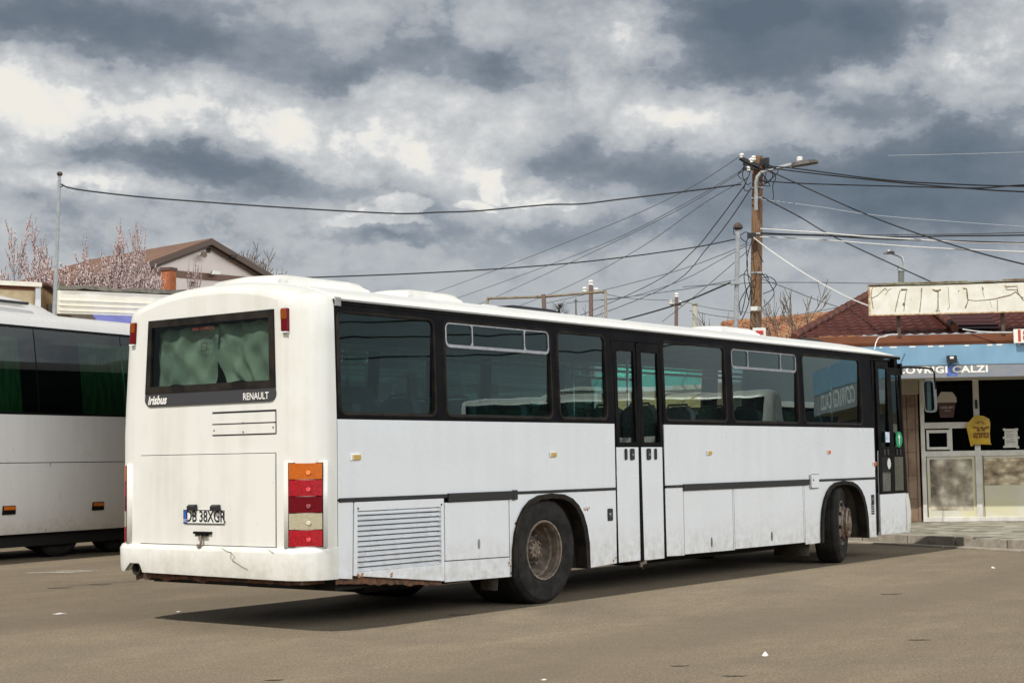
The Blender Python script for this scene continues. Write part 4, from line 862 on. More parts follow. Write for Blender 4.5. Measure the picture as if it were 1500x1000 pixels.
# canopy: grey-blue lettered strip, light blue fascia, brown gutter
CW = 1.62
m_fasc = mat('sky_blue_fascia', (.20, .36, .50), .5, (.17, .32, .46), 3, spots=((.10, .16, .35), 7, .72), stretch=(1, 1, .4))
m_strip2 = mat('grey_blue_strip', (.20, .235, .29), .45, (.26, .26, .26), 5, stretch=(1, 1, 6))
m_gut = mat('brown_gutter', (.175, .062, .028), .6, (.14, .05, .024), 3, spec=.25)
zc = [sp(1420, y, CW)[1] for y in (552, 533.5, 504.5)]
q = MB(); shu(q, -4, 8, zc[0]+.03, zc[0]+.09, -.1, CW-.02); obj('canopy_soffit', q, m_bound, shop)
q = MB(); shu(q, -4, 8, zc[0], zc[1]-.004, CW-.03, CW); st_ = obj('lettered_strip', q, m_strip2, shop)
q = MB(); shu(q, -4, 8, zc[1], zc[2], CW-.05, CW+.012); fa = obj('blue_fascia', q, m_fasc, shop)
q = MB(); rn = random.Random(3)
u = -2
while u < 6: 
    l = rn.uniform(.02, .12); shu(q, u, u+l, zc[2]-.03, zc[2]-.004, CW+.012, CW+.016); u += l+rn.uniform(.05, .4)
obj('torn_edge', q, m_text, fa)
ulet = sp(1385, 540, CW)[0]; zl_ = sp(1385, 541, CW)[1]
# white capitals, plus the same words repeated further along the canopy
w_tot = sp(1447, 540, CW)[0]-sp(1313, 540, CW)[0]
def cov(uc):
    tm = text_mb('COVRIGI CALZI', .20, lambda u, v, w: (u, v, w), bold=.0075, width=1.0, space=1.08)
    x0 = min(v[0] for v in tm.v); x1 = max(v[0] for v in tm.v); y0 = min(v[1] for v in tm.v); y1 = max(v[1] for v in tm.v)
    k = w_tot/(x1-x0); ky = (sp(1385, 534.5, CW)[1]-sp(1385, 545, CW)[1])/(y1-y0)
    tm.v = [tuple(sh(uc+(x-(x0+x1)/2)*k, CW+.004, zl_+(y-(y0+y1)/2)*ky)) for x, y, w in tm.v]; obj('lettering', tm, mat('white_sign_letters', (.85, .82, .74), .5), st_, recalc=False)
uc0 = (sp(1447, 540, CW)[0]+sp(1313, 540, CW)[0])/2; cov(uc0); cov(uc0+3.4)
q = MB(); shbox(q, 1387, 1402, 534, 551, CW+.001, CW+.0025, 0, CW); obj('blue_stain', q, mat('blue_paint_stain', (.03, .08, .45), .5, (.12, .18, .42), 9, stretch=(1, 1, .3)), st_)
zg_ = [sp(1420, y, CW-.2)[1] for y in (504, 489.5)]
q = MB(); q.loft([[sh(u, CW-.30, zg_[0]-.05), sh(u, CW-.13, zg_[0]-.05), sh(u, CW-.10, zg_[0]+.05), sh(u, CW-.11, zg_[1]), sh(u, CW-.14, zg_[1]+.005), sh(u, CW-.30, zg_[1]-.01)] for u in (-4.5, 8)], smooth=False); obj('gutter', q, m_gut, shop)
# floodlight on the fascia
q = MB(); shbox(q, 1386, 1400, 521, 532, CW+.05, CW+.13, 0, CW); shbox(q, 1390, 1395.5, 522.5, 526, CW+.131, CW+.135, 1, CW); q.tube([sh(sp(1393, 532, CW)[0], CW, sp(1393, 532, CW)[1]), sh(sp(1393, 532, CW)[0], CW+.08, sp(1393, 532, CW)[1]+.02)], .015, 6)
tag(obj('floodlight', q, [m_ink, m_text]), 'small black floodlight fixed to the light blue fascia above the lettering', 'floodlight')
# beige box under the canopy beside the tiles
q = MB(); shbox(q, 1318, 1345, 555, 577, .0, .35, 0, .35); tag(obj('shutter_box', q, mat('beige_box', (.34, .30, .24), .6, (.28, .25, .20), 3), bevel=.01), 'beige metal box mounted high on the brown tiles under the canopy', 'wall box')
# metal tile roof, with real stepped and waved courses
m_roof = mat('brown_metal_tile', (.105, .036, .028), .5, (.08, .028, .024), 4, spec=.3)
m_cap = mat('roof_cap_brown', (.14, .050, .033), .5, (.11, .042, .03), 8, spec=.3)
ez = zg_[1]-.02
def P3(u, w, z): return sh(u, w, z)
def roof_tile(name, quad, per_u, per_v, amp=.028, step=.03, wave=True, mm=None, parent=None):
    """quad: bottom-left, bottom-right, top-right, top-left"""
    A, B, C, D = quad; nrm = (B-A).cross(D-A).normalized(); nrm = nrm if nrm.z > 0 else -nrm
    lu = max((B-A).length, (C-D).length); lv = (((A+B)/2)-((C+D)/2)).length; q = MB(); nv = max(2, round(lv/per_v)); nu = int(lu/per_u*6)
    e = (B-A).normalized(); rows = []
    for j in range(nv):
        for k in (0, 1):
            v = (j+(k*.985))/nv; L_, R_ = A+(D-A)*v, B+(C-B)*v; row = []
            for i in range(nu+1):
                p = L_+(R_-L_)*(i/nu); s = (p-A).dot(e)/per_u*2*PI
                h = (amp*(.5+.5*math.cos(s))**1.5 if wave else 0)+(step if k == 0 else 0); row.append(p+nrm*h)
            rows.append(row)
    q.loft(rows, closed=False, cap=(False, False), smooth=False); return obj(name, q, mm or m_roof, parent or shop, recalc=False)
# hip corners read off the skyline
apex_u = sp(1283, 436, -3.2); 
wR = -3.2; a_ = sp(1275, 437, wR); zr = a_[1]+.05; uHip = a_[0]
eL = sp(1163, 493, CW-.2)[0]
A_ = P3(eL, CW-.12, ez); B_ = P3(8.2, CW-.12, ez); D_ = P3(uHip, wR, zr); C_ = P3(8.2, wR, zr)
roof_tile('roof', (A_, B_, C_, D_), .20, .36)
q = MB().add([A_, D_, P3(uHip, wR-.2, zr-.05), P3(eL, -8, ez)], [(0, 1, 2, 3)]); obj('roof_side', q, m_roof, shop)
def capline(a, b, nm='ridge_cap', mm=None, r=.07, parent=None):
    n_ = int((b-a).length/.38); q = MB()
    for k in range(n_):
        p0, p1 = a+(b-a)*(k/n_), a+(b-a)*((k+1)/n_); q.tube([p0+V3((0, 0, .02)), p1+V3((0, 0, .045))], [r, r*1.12], 8, caps=True)
    return obj(nm, q, mm or m_cap, parent or shop)
capline(A_+V3((0, 0, .02)), D_+V3((0, 0, .02))); capline(D_, C_)
# the cross gable: hip cap running down and a smooth seamed slope beyond it
def onroof(px, py):
    n = (B_-A_).cross(D_-A_).normalized(); d = f_ + r_*((px-750)/FPX) - u_*((py-500)/FPX); t = (A_-CAM).dot(n)/d.dot(n); return CAM+d*t, (n if n.z > 0 else -n)
p1, nr = onroof(1399, 489); p2, _ = onroof(1352, 448); p3, _ = onroof(1467, 488); p4, _ = onroof(1432, 448)
q = MB(); off = nr*.10
rows = []
for k in range(8):
    for j in (0, .97):
        v = (k+j)/8; rows.append([p1+(p2-p1)*v+off*(.6+(0.35 if j == 0 else 0)), p3+(p4-p3)*v+off*(.6+(0.35 if j == 0 else 0))])
q.loft(rows, closed=False, cap=(False, False), smooth=False); obj('seamed_valley', q, mat('plum_metal_sheet', (.075, .028, .028), .5, (.06, .023, .024), 5, spec=.3), shop, recalc=False)
capline(p1+nr*.08, p2+nr*.08, r=.075)
# pavement with kerb
kd = V3((-.375, -.927, 0)).normalized(); K0 = gpt(1400, 801); kn = V3((kd.y, -kd.x, 0)); kn = kn if kn.dot(CAM-K0) > 0 else -kn
m_pave = mat('crazy_paving', (.34, .31, .25), .85, (.22, .20, .16), 6); 
def paving():
    M = bpy.data.materials.new('crazy_paving_stones'); M.use_nodes = True; nt = M.node_tree; L = nt.links.new; b = nt.nodes['Principled BSDF']; b.inputs['Roughness'].default_value = .85
    tc = N(nt, 'ShaderNodeTexCoord'); v1 = N(nt, 'ShaderNodeTexVoronoi', i_Scale=4.2); L(tc.outputs['Object'], v1.inputs['Vector']); v2 = N(nt, 'ShaderNodeTexVoronoi', i_Scale=4.2, feature='DISTANCE_TO_EDGE'); L(tc.outputs['Object'], v2.inputs['Vector'])
    hs = N(nt, 'ShaderNodeSeparateColor'); L(v1.outputs['Color'], hs.inputs[0]); cr = N(nt, 'ShaderNodeValToRGB'); cr.color_ramp.elements[0].color = (.13, .125, .09, 1); cr.color_ramp.elements[1].color = (.42, .39, .32, 1); L(hs.outputs[0], cr.inputs[0])
    mr = N(nt, 'ShaderNodeMapRange', i_From_Min=.02, i_From_Max=.05); L(v2.outputs['Distance'], mr.inputs[0]); mx = N(nt, 'ShaderNodeMix', data_type='RGBA'); mx.inputs['A'].default_value = (.30, .27, .22, 1); L(mr.outputs[0], mx.inputs[0]); L(cr.outputs[0], mx.inputs['B']); L(mx.outputs['Result'], b.inputs['Base Color']); return M
def kp(s, o, z): return K0+kd*s+kn*o+V3((0, 0, z))
q = MB(); q.plate([(-9, -.14), (10, -.14), (10, -12), (-9, -12)], [], .16, lambda u, v, w: kp(u, v, .145-w)); struct('pavement', q, paving())
m_kerb = mat('kerb_concrete', (.33, .30, .25), .9, (.24, .21, .17), 7, spots=((.13, .11, .08), 12, .62))
q = MB(); s_ = -9
while s_ < 10: q.obox(kp(s_+.49, -.07, .07), kd*.488, kn*.068, V3((0, 0, .082))); s_ += 1.0
k_ = struct('kerb', q, m_kerb, bevel=.012)
q = MB(); s_ = -9
while s_ < 10: q.obox(kp(s_+.74, .13, .012), kd*.735, kn*.12, V3((0, 0, .012))); s_ += 1.5
struct('gutter_slabs', q, mat('gutter_slab', (.38, .34, .28), .9, (.28, .25, .20), 5), bevel=.004)

# blank peeling signboard on two posts above the roof
BWp = CW+.05
m_board = mat('peeling_board', (.76, .75, .68), .6, (.68, .66, .56), 5, spots=((.45, .36, .22), 9, .68))
uB0 = sp(1273, 440, BWp)[0]; zB0 = sp(1380, 458.5, BWp)[1]; zB1 = sp(1380, 417, BWp)[1]
sb = thing('signboard', 'blank white signboard with peeled letter marks on posts above the bakery roof', 'signboard', tuple(sh(2, BWp, 3.4)))
q = MB(); shu(q, uB0, uB0+6.5, zB0, zB1, BWp-.10, BWp); bo_ = obj('board', q, m_board, sb, bevel=.005)
q = MB(); shu(q, uB0-.006, uB0+.02, zB0-.01, zB1+.01, BWp-.11, BWp+.006); shu(q, uB0, uB0+6.5, zB0-.018, zB0, BWp-.11, BWp+.005); obj('rusty_edge', q, mat('rust_stained_edge', (.42, .22, .09), .8, (.62, .52, .36), 12), sb)
q = MB(); rn = random.Random(12)
for (a, c, o_) in ((0, 2.2, 0), (.25, 1.7, .05), (1.6, 4.4, .02), (2.3, 6.5, .07), (4.2, 6.5, .0)):
    xa, xb = uB0+a, uB0+c; s_ = []
    for k in range(9):
        x = xa+(xb-xa)*k/8; zz = zB1+.012+o_*.5+.012*rn.random(); s_.append([sh(x, BWp-.22, zz), sh(x, BWp+.02, zz), sh(x, BWp+.02, zz+.018), sh(x, BWp-.22, zz+.018)])
    q.loft(s_, smooth=False)
obj('rotten_planks', q, mat('rotten_planks', (.20, .14, .09), .95, (.30, .31, .22), 6), sb)
m_peel = mat('peel_brown', (.34, .27, .17), .9, (.18, .13, .08), 20)
def mark(pts, r=.012):
    P_ = [sp(x, y, BWp+.002) for x, y in pts]
    q = MB(); q.tube([sh(a, BWp+.001, za) for a, za in P_], [r*rn.uniform(.5, 1.2) for _ in P_], 4, caps=False); obj('peeling_mark', q, m_peel, bo_)
for pts, r in (([(1280, 418), (1277, 424), (1276, 433), (1279, 452)], .006), ([(1276, 437), (1285, 433), (1293, 425), (1297, 422), (1299, 425)], .008), ([(1297, 432), (1302, 424), (1306, 423)], .008), ([(1311, 457), (1314, 443), (1318, 426), (1328, 424), (1326, 436), (1324, 456)], .007), ([(1320, 424), (1329, 424)], .018), ([(1324, 443), (1323, 447)], .02), ([(1350, 422), (1349, 440), (1347, 457)], .011), ([(1366, 424), (1372, 426), (1378, 424)], .022), ([(1374, 427), (1374, 452), (1371, 455), (1377, 455)], .014), ([(1389, 421), (1390, 440), (1391, 450), (1388, 453)], .006), ([(1411, 422), (1416, 423), (1417, 434), (1418, 441), (1414, 451)], .012), ([(1418, 439), (1430, 440.5), (1455, 438), (1480, 432), (1488, 427)], .009), ([(1439, 420), (1440, 424)], .014), ([(1439, 425), (1442, 436)], .006), ([(1450, 440), (1453, 450)], .006), ([(1461, 439), (1461, 455)], .006), ([(1472, 418), (1475, 424), (1489, 424), (1492, 430), (1499, 440)], .012), ([(1473, 420), (1490, 419), (1491, 427)], .009), ([(1487, 427), (1495, 434), (1499, 436)], .01), ([(1405, 425), (1404, 427)], .008)):
    mark(pts, r)
for px in (1317, 1470, 1640):
    u = sp(px, 470, BWp-.08)[0]; q = MB(); shu(q, u-.03, u+.03, zg_[1]-.03, zB0+.1, BWp-.20, BWp-.14); obj('post', q, mat('dark_steel_post', (.07, .045, .035), .6, (.12, .07, .05), 8) if px == 1317 else bpy.data.materials['dark_steel_post'], sb)
# house number plate
q = MB(); shbox(q, 1485, 1512, 481.5, 502.5, CW+.10, CW+.12, 0, CW+.1); npl = tag(obj('number_sign', q, mat('white_sign_face', (.80, .78, .72), .5), bevel=.004), 'white sign with red figures hanging at the right end of the brown gutter', 'sign')
cxn, czn = sp(1498.5, 492, CW+.12); t = text_mb('18', .27, lambda u, v, w: sh(cxn+u, CW+.124, czn+v), bold=.012, width=.9); obj('figures', t, mat('sign_red', (.45, .06, .04), .5), npl, recalc=False)
# white flex lying on the gutter
def cable(name, pts, r, mm, label, cat='cable', group=None, n=28):
    """smooth hanging line through a few places"""
    out = []; P_ = [V3(p) for p in pts]
    if len(P_) == 2: out = [P_[0]+(P_[1]-P_[0])*k/n for k in range(n+1)]
    else:
        for i in range(len(P_)-1):
            p0, p1, p2, p3 = P_[max(0, i-1)], P_[i], P_[i+1], P_[min(len(P_)-1, i+2)]; m_ = max(3, n//(len(P_)-1))
            for k in range(m_):
                t = k/m_; out.append(.5*((2*p1)+(p2-p0)*t+(2*p0-5*p1+4*p2-p3)*t*t+(3*p1-p0-3*p2+p3)*t**3))
        out.append(P_[-1])
    o = obj(name, MB().tube(out, r, 6), mm); return tag(o, label, cat, group)
m_wc = mat('white_cable', (.70, .70, .68), .6); m_bc = mat('black_cable', (.012, .012, .014), .6); m_gc = mat('grey_wire', (.10, .11, .12), .6)
cable('flex', [at(1281, 512, 27.3), at(1283.5, 501, 27.4), at(1288, 494, 27.5), at(1296, 493, 27.5), at(1303, 490, 27.6), at(1315, 489.5, 27.7)], .010, m_wc, 'white flex looping over the brown gutter left of the signboard post')
cable('flex', [at(1410, 482, 27.9), at(1430, 485, 27.8), at(1455, 486.5, 27.7), at(1482, 486.6, 27.6)], .010, m_wc, 'white flex lying along the roof edge towards the number sign')
# ------------------------------------------------------------ buildings on the left
def wallquad(name, a, b, z0, z1, th, mm, parent, **k):
    """upright slab between two plan points"""
    a, b = V3((a.x, a.y, 0)), V3((b.x, b.y, 0)); d = (b-a).normalized(); n = V3((d.y, -d.x, 0)); n = n if n.dot(CAM-a) > 0 else -n
    q = MB().obox((a+b)/2-n*th/2+V3((0, 0, (z0+z1)/2)), (b-a)/2, n*th/2, V3((0, 0, (z1-z0)/2))); return obj(name, q, mm, parent, **k), n
a, b = at(86, 455, 37), at(420, 452, 40)
m_wl = mat('weathered_white_board', (.90, .87, .76), .7, (.84, .79, .66), 4, spots=((.60, .45, .26), 5, .68))
st = thing('shop_row', 'low shop row behind the buses with a cream fascia and blue awning', 'building', (a.x, a.y, 0))
zt, zb2 = at(150, 427, 37.5).z, at(150, 461, 37.5).z
w1, nw = wallquad('fascia', a, b, zb2, zt, .25, m_wl, st)
wallquad('wall', a-nw*.9, b-nw*.9, 0, zb2+.3, .3, mat('shop_row_wall', (.38, .35, .30), .8, (.28, .26, .22), 2), st)
for k, zz in enumerate((zb2+.30, zb2+.18, zb2+.06)): wallquad('fascia_ridge', a+nw*.02, b+nw*.02, zz, zz+.03, .022, m_wl, st)
dd = (V3((b.x, b.y, 0))-V3((a.x, a.y, 0))).normalized(); L_ = (V3((b.x, b.y, 0))-V3((a.x, a.y, 0))).length
q = MB(); rn = random.Random(8); s_ = []
for k in range(31):
    p = V3((a.x, a.y, 0))+dd*L_*k/30; z = zt+.03+rn.uniform(-.02, .03)
    s_.append([p+nw*.03+V3((0, 0, z)), p+nw*.04+V3((0, 0, z+.07+rn.uniform(0, .03))), p-nw*.5+V3((0, 0, z+.12)), p-nw*.5+V3((0, 0, z))])
q.loft(s_, smooth=False); obj('roof_felt', q, mat('old_roof_felt', (.16, .15, .12), .95, (.28, .26, .20), 7), st)
q = MB(); p0, p1 = V3((a.x, a.y, 0))+dd*.8, V3((b.x, b.y, 0)); q.add([p0+V3((0, 0, zb2)), p1+V3((0, 0, zb2)), p1+nw*1.3+V3((0, 0, zb2-.62)), p0+nw*1.3+V3((0, 0, zb2-.62))], [(0, 1, 2, 3)]).add([p0+V3((0, 0, zb2-.03)), p1+V3((0, 0, zb2-.03)), p1+nw*1.3+V3((0, 0, zb2-.65)), p0+nw*1.3+V3((0, 0, zb2-.65))], [(0, 1, 2, 3)]); obj('awning', q, mat('blue_awning', (.13, .14, .38), .6, (.10, .11, .32), 3), st)
# plank kiosk and the cream shop at the far left
a, b = at(-60, 455, 35), at(58, 455, 36)
k1 = thing('cream_kiosk', 'cream kiosk with a red-brown header board at the left edge behind the coach', 'kiosk', (a.x, a.y, 0))
z1 = at(20, 411, 35.5).z
_, n1 = wallquad('wall', a, b, 0, at(20, 422, 35.5).z, .3, mat('ochre_wall', (.62, .47, .27), .8, (.70, .58, .38), 5, spots=((.5, .25, .08), 4, .62)), k1)
wallquad('header_board', a+n1*.04, b+n1*.04, at(20, 422, 35.5).z, z1-.1, .3, mat('red_brown_board', (.22, .07, .035), .7, (.16, .05, .03), 6), k1)
wallquad('roof_edge', a+n1*.15, b+n1*.15, z1-.1, z1, .8, m_wl, k1); wallquad('corner_trim', b-(b-a).normalized()*.12+n1*.08, b+n1*.08, 0, z1, .1, m_white, k1)
a, b = at(59, 455, 37.2), at(79, 455, 38.4)
k2 = thing('plank_shed', 'tan plank shed squeezed between the cream kiosk and the steel pole', 'shed', (a.x, a.y, 0))
d_ = V3((b.x-a.x, b.y-a.y, 0)); L2 = d_.length; d_.normalize(); n2 = V3((d_.y, -d_.x, 0)); n2 = n2 if n2.dot(CAM-a) > 0 else -n2
q = MB(); zl, zr2 = at(59, 418, 37.2).z, at(79, 430, 38.4).z
for k in range(8):
    u0, u1 = L2*k/8+.008, L2*(k+1)/8-.008; h0, h1 = zl+(zr2-zl)*k/8, zl+(zr2-zl)*(k+1)/8; A = V3((a.x, a.y, 0))
    q.add([A+d_*u0, A+d_*u1, A+d_*u1+V3((0, 0, h1)), A+d_*u0+V3((0, 0, h0)), A+d_*u0-n2*.06, A+d_*u1-n2*.06, A+d_*u1-n2*.06+V3((0, 0, h1)), A+d_*u0-n2*.06+V3((0, 0, h0))], [(0, 1, 2, 3), (4, 7, 6, 5), (0, 3, 7, 4), (1, 5, 6, 2), (3, 2, 6, 7)])
obj('planks', q, mat('tan_planks', (.42, .27, .13), .8, (.28, .17, .08), 6, stretch=(6, 6, .5)), k2)
q = MB(); A = V3((a.x, a.y, 0)); q.loft([[A-d_*.1+n2*.15+V3((0, 0, zl+.02)), A-d_*.1-n2*2+V3((0, 0, zl+.02)), A-d_*.1-n2*2+V3((0, 0, zl+.08)), A-d_*.1+n2*.15+V3((0, 0, zl+.08))], [A+d_*(L2+.1)+n2*.15+V3((0, 0, zr2)), A+d_*(L2+.1)-n2*2+V3((0, 0, zr2)), A+d_*(L2+.1)-n2*2+V3((0, 0, zr2+.06)), A+d_*(L2+.1)+n2*.15+V3((0, 0, zr2+.06))]]); q.obox(A+d_*.35+n2*.02+V3((0, 0, zl-.95)), d_*.14, n2*.03, V3((0, 0, .09)), 1); obj('roof', q, [mat('shed_roof', (.10, .05, .035), .7), m_ink], k2)

# ------------------------------------------------------------ the gabled house
A = at(303, 350, 55); Bp = at(132, 380, 60); Bp.z = A.z
rd = (Bp-A); rd.z = 0; RL = rd.length; rd.normalize(); pd_ = V3((-rd.y, rd.x, 0)); pd_ = pd_ if pd_.dot(r_) > 0 else -pd_
hs = thing('gabled_house', 'pale gabled house with a brown roof rising behind the blossom trees', 'house', (A.x, A.y, 0))
hr = 1.30; hwid = 3.25; ez_ = A.z-hr
m_hr = mat('house_brown_roof', (.20, .115, .078), .75, (.16, .09, .06), 1.5); m_hw = mat('house_render', (.74, .66, .62), .85, (.67, .60, .56), 1.2); m_fas = mat('house_fascia', (.10, .065, .05), .6)
rd0 = A-rd*.28
q = MB()
for sg in (-1, 1):
    e0, e1 = rd0+pd_*sg*hwid*1.12, A+rd*RL+pd_*sg*hwid*1.12; e0 = V3((e0.x, e0.y, A.z-hr*1.12)); e1 = V3((e1.x, e1.y, A.z-hr*1.12)); R0, R1 = V3((rd0.x, rd0.y, A.z)), V3((A.x+rd.x*RL, A.y+rd.y*RL, A.z)); dz = V3((0, 0, .12)); h_ = R1+rd*2.8; h_.z = A.z-hr*1.12
    q.add([e0, e1, R1, R0, e0-dz, e1-dz, R1-dz, R0-dz], [(0, 1, 2, 3), (4, 7, 6, 5), (0, 3, 7, 4), (0, 4, 5, 1)]); q.add([e1, e1+rd*2.8, R1], [(0, 1, 2)])
e1, e2_ = A+rd*(RL+2.8)+pd_*hwid*1.12, A+rd*(RL+2.8)-pd_*hwid*1.12; q.add([V3((e1.x, e1.y, ez_-.16)), V3((e2_.x, e2_.y, ez_-.16)), V3((A.x+rd.x*RL, A.y+rd.y*RL, A.z))], [(0, 1, 2)])
obj('roof', q, m_hr, hs)
q = MB()
for sg in (-1, 1):
    for z_, o_, t_ in ((0, -.02, .20), (-.16, .12, .12)):
        p0 = V3((rd0.x, rd0.y, A.z-.02+z_))+rd*o_; p1 = p0+pd_*sg*hwid*1.13-V3((0, 0, hr*1.13)); q.loft([[p0-V3((0, 0, t_)), p0, p0+rd*.08, p0+rd*.08-V3((0, 0, t_))], [p1-V3((0, 0, t_)), p1, p1+rd*.08, p1+rd*.08-V3((0, 0, t_))]], smooth=False)
obj('bargeboard', q, m_fas, hs)
G = V3((A.x, A.y, 0)); q = MB()
cs = [G+pd_*hwid+V3((0, 0, ez_-.05)), G+V3((0, 0, A.z-.1)), G-pd_*hwid+V3((0, 0, ez_-.05)), G-pd_*hwid, G+pd_*hwid]
cb = [p+rd*(RL+2.4) for p in cs]; q.add(cs+cb, [(0, 1, 2, 3, 4), (5, 9, 8, 7, 6), (2, 7, 8, 3), (0, 4, 9, 5)]); obj('wall', q, m_hw, hs)
def onG(px, py, o=.0):
    d = f_ + r_*((px-750)/FPX) - u_*((py-500)/FPX); t = (G-rd*o-CAM).dot(rd)/d.dot(rd); p = CAM+d*t; return (p-G).dot(pd_), p.z
def gbox(mb, x0, x1, y0, y1, o0, o1, m=0):
    (u0, z0), (u1, z1_) = onG(x0, y1), onG(x1, y0); return mb.obox(G+pd_*((u0+u1)/2)-rd*((o0+o1)/2)+V3((0, 0, (z0+z1_)/2)), pd_*((u1-u0)/2), rd*((o1-o0)/2), V3((0, 0, (z1_-z0)/2)), m)
q = MB(); zs0, zs1 = onG(320, 411)[1], onG(320, 402)[1]; q.obox(G-rd*.03+V3((0, 0, (zs0+zs1)/2)), pd_*(hwid-.02), rd*.03, V3((0, 0, (zs1-zs0)/2))); obj('brown_band', q, mat('brown_band', (.17, .10, .07), .7), hs)
q = MB(); gbox(q, 302, 307, 365, 369.5, .0, .05); gbox(q, 278, 285, 412.5, 419, .0, .05); gbox(q, 331, 338, 375, 378, .0, .35); obj('gable_vent', q, m_ink, hs)
q = MB(); c = onG(292, 374.5); q.tube([G+pd_*c[0]-rd*.03+V3((0, 0, c[1])), G+pd_*(c[0]+.02)-rd*.25+V3((0, 0, c[1]+.02))], .02, 6); q.lathe([(0, 0), (.11, .02), (.13, .05), (.13, .06), (0, .04)], G+pd_*c[0]-rd*.22+V3((0, 0, c[1])), -rd+V3((0, 0, .3)), 16); obj('satellite_dish', q, m_hub, hs)
q = MB(); c = onG(309, 400.5); q.tube([G+pd_*c[0]-rd*.02+V3((0, 0, c[1]-.05)), G+pd_*c[0]-rd*.22+V3((0, 0, c[1]))], .02, 6, 0); q.obox(G+pd_*c[0]-rd*.26+V3((0, 0, c[1])), pd_*.14, rd*.10, V3((0, 0, .06)), 1); obj('wall_lamp', q, [m_ink, m_text], hs)
# front porch roof and chimney
c0 = at(247, 420, 51); ch = MB().box(-.17, .17, -.17, .17, 0, at(247, 392, 51).z-.1).box(-.20, .20, -.20, .20, at(247, 392, 51).z-.1, at(247, 392, 51).z, 1)
c_ = tag(obj('chimney', ch, [mat('red_brown_brick', (.42, .13, .045), .8, (.30, .09, .035), 9), m_fas], loc=(c0.x, c0.y, 0)), 'red-brown boxy chimney standing in front of the house gable', 'chimney'); c_.rotation_euler = (0, 0, math.radians(15))

# ------------------------------------------------------------ trees
m_bark = mat('dark_bark', (.055, .040, .034), .9, (.10, .075, .06), 9); m_bark2 = mat('grey_brown_bark', (.13, .10, .08), .9, (.19, .15, .12), 9)
m_blo = [mat('pale_blossom', (.68, .56, .54), .85), mat('pink_blossom', (.52, .36, .35), .85)]
def tree(base, h, seed, spread=.5, levels=5, r0=.14, blossom=0, bsize=.05, trunk=.25, first=3, mbark=None, label='', name='tree', group=None, lean=(0, 0), kids_=3, twig=.012, fine=.62, up=.12, W=None):
    rn = random.Random(seed); q = MB(); bl = MB(); tips = []
    t = thing(name, label, 'tree', tuple(base), group)
    tr = MB()
    def grow(p, d, L, r, lv):
        pts = [p]; n = 4; dd_ = d.copy()
        for k in range(n):
            dd_ = (dd_+V3((rn.uniform(-1, 1), rn.uniform(-1, 1), rn.uniform(-.6, 1)))*.16+V3((0, 0, .01))).normalized(); pts.append(pts[-1]+dd_*L/n)
        rs = [max(twig, r*(1-.42*k/n)) for k in range(n+1)]
        (tr if lv == 0 else q).tube(pts, rs, 7 if lv < 2 else 4 if lv < 3 else 3, caps=False)
        if lv >= 2 and blossom:
            for k in range(int(blossom*L*(1 if lv < levels-1 else 1.8))):
                f = rn.random(); i = min(n-1, int(f*n)); c = pts[i]+(pts[i+1]-pts[i])*(f*n-i)+V3((rn.gauss(0, .03), rn.gauss(0, .03), rn.gauss(0, .03)))
                s = bsize*rn.uniform(.5, 1.2); m_ = 0 if rn.random() < .55 else 1
                a1 = V3((rn.gauss(0, 1), rn.gauss(0, 1), rn.gauss(0, 1))).normalized(); a2 = a1.orthogonal().normalized(); a3 = a1.cross(a2)
                bl.add([c+a2*s, c+a3*s, c-a2*s, c-a3*s, c+a1*s, c-a1*s], [(0, 1, 4), (1, 2, 4), (2, 3, 4), (3, 0, 4), (1, 0, 5), (2, 1, 5), (3, 2, 5), (0, 3, 5)], m_)
        if lv < levels:
            nk = first if lv == 0 else kids_+(rn.random() < .4)
            for k in range(nk):
                f = 1 if (k == 0) else rn.uniform(.35, 1) if lv else rn.uniform(.75, 1)
                i = min(n-1, int(f*n)); c = pts[i]+(pts[i+1]-pts[i])*(f*n-i); c = pts[-1] if k == 0 else c
                an = rn.uniform(0, 2*PI)+k*2*PI/nk; side = V3((math.cos(an), math.sin(an), 0)); sp_ = spread*(rn.uniform(.5, 1.3) if k else .35)
                nd = (dd_+side*sp_+V3((0, 0, up*rn.random()))).normalized(); grow(c, nd, L*fine*rn.uniform(.8, 1.25) if lv else (h*(1-trunk))*.42*rn.uniform(.85, 1.15), max(twig, r*.55), lv+1)
    grow(V3(base), V3((lean[0], lean[1], 1)).normalized(), h*trunk, r0, 0)
    B_ = V3(base); zm = max(v[2] for v in q.v)-B_.z; hi = sorted(math.hypot(v[0]-B_.x, v[1]-B_.y) for v in q.v); rm = hi[int(len(hi)*.97)]; kz = h/zm; kr = (W/rm) if W else kz
    for m_b in (q, bl, tr): m_b.v = [(B_.x+(v[0]-B_.x)*kr, B_.y+(v[1]-B_.y)*kr, B_.z+(v[2]-B_.z)*kz) for v in m_b.v]
    obj('trunk', tr, mbark or m_bark, t, recalc=False); cr_ = obj('crown', q, mbark or m_bark, t, recalc=False)
    if blossom: obj('blossom', bl, m_blo, t, recalc=False)
    return t
GT = 'blossoming fruit trees on the left'
def gp(px, D): p = at(px, 600, D); return V3((p.x, p.y, 0))
def hgt(px, py, D): return at(px, py, D).z
for px, py, D, sd, W_, nb, lb in ((45, 311, 44, 3, 1.5, 15, 'tall airy blossom tree at the left behind the steel pole'), (4, 345, 45, 14, 1.6, 13, 'small blossom tree cut by the left edge of the picture'), (168, 317, 43, 21, 1.30, 17, 'tallest blossom tree in front of the brown house roof'), (203, 320, 44, 33, .70, 15, 'dense blossom tree just left of the house gable'), (122, 366, 42, 47, 1.7, 16, 'low blossom tree just right of the steel pole')):
    tree(gp(px, D), hgt(px, py, D), sd, 1.0, 5, .12, nb, .034, .40, 7, label=lb, name='blossom_tree', group=GT, kids_=3, twig=.012, W=W_)
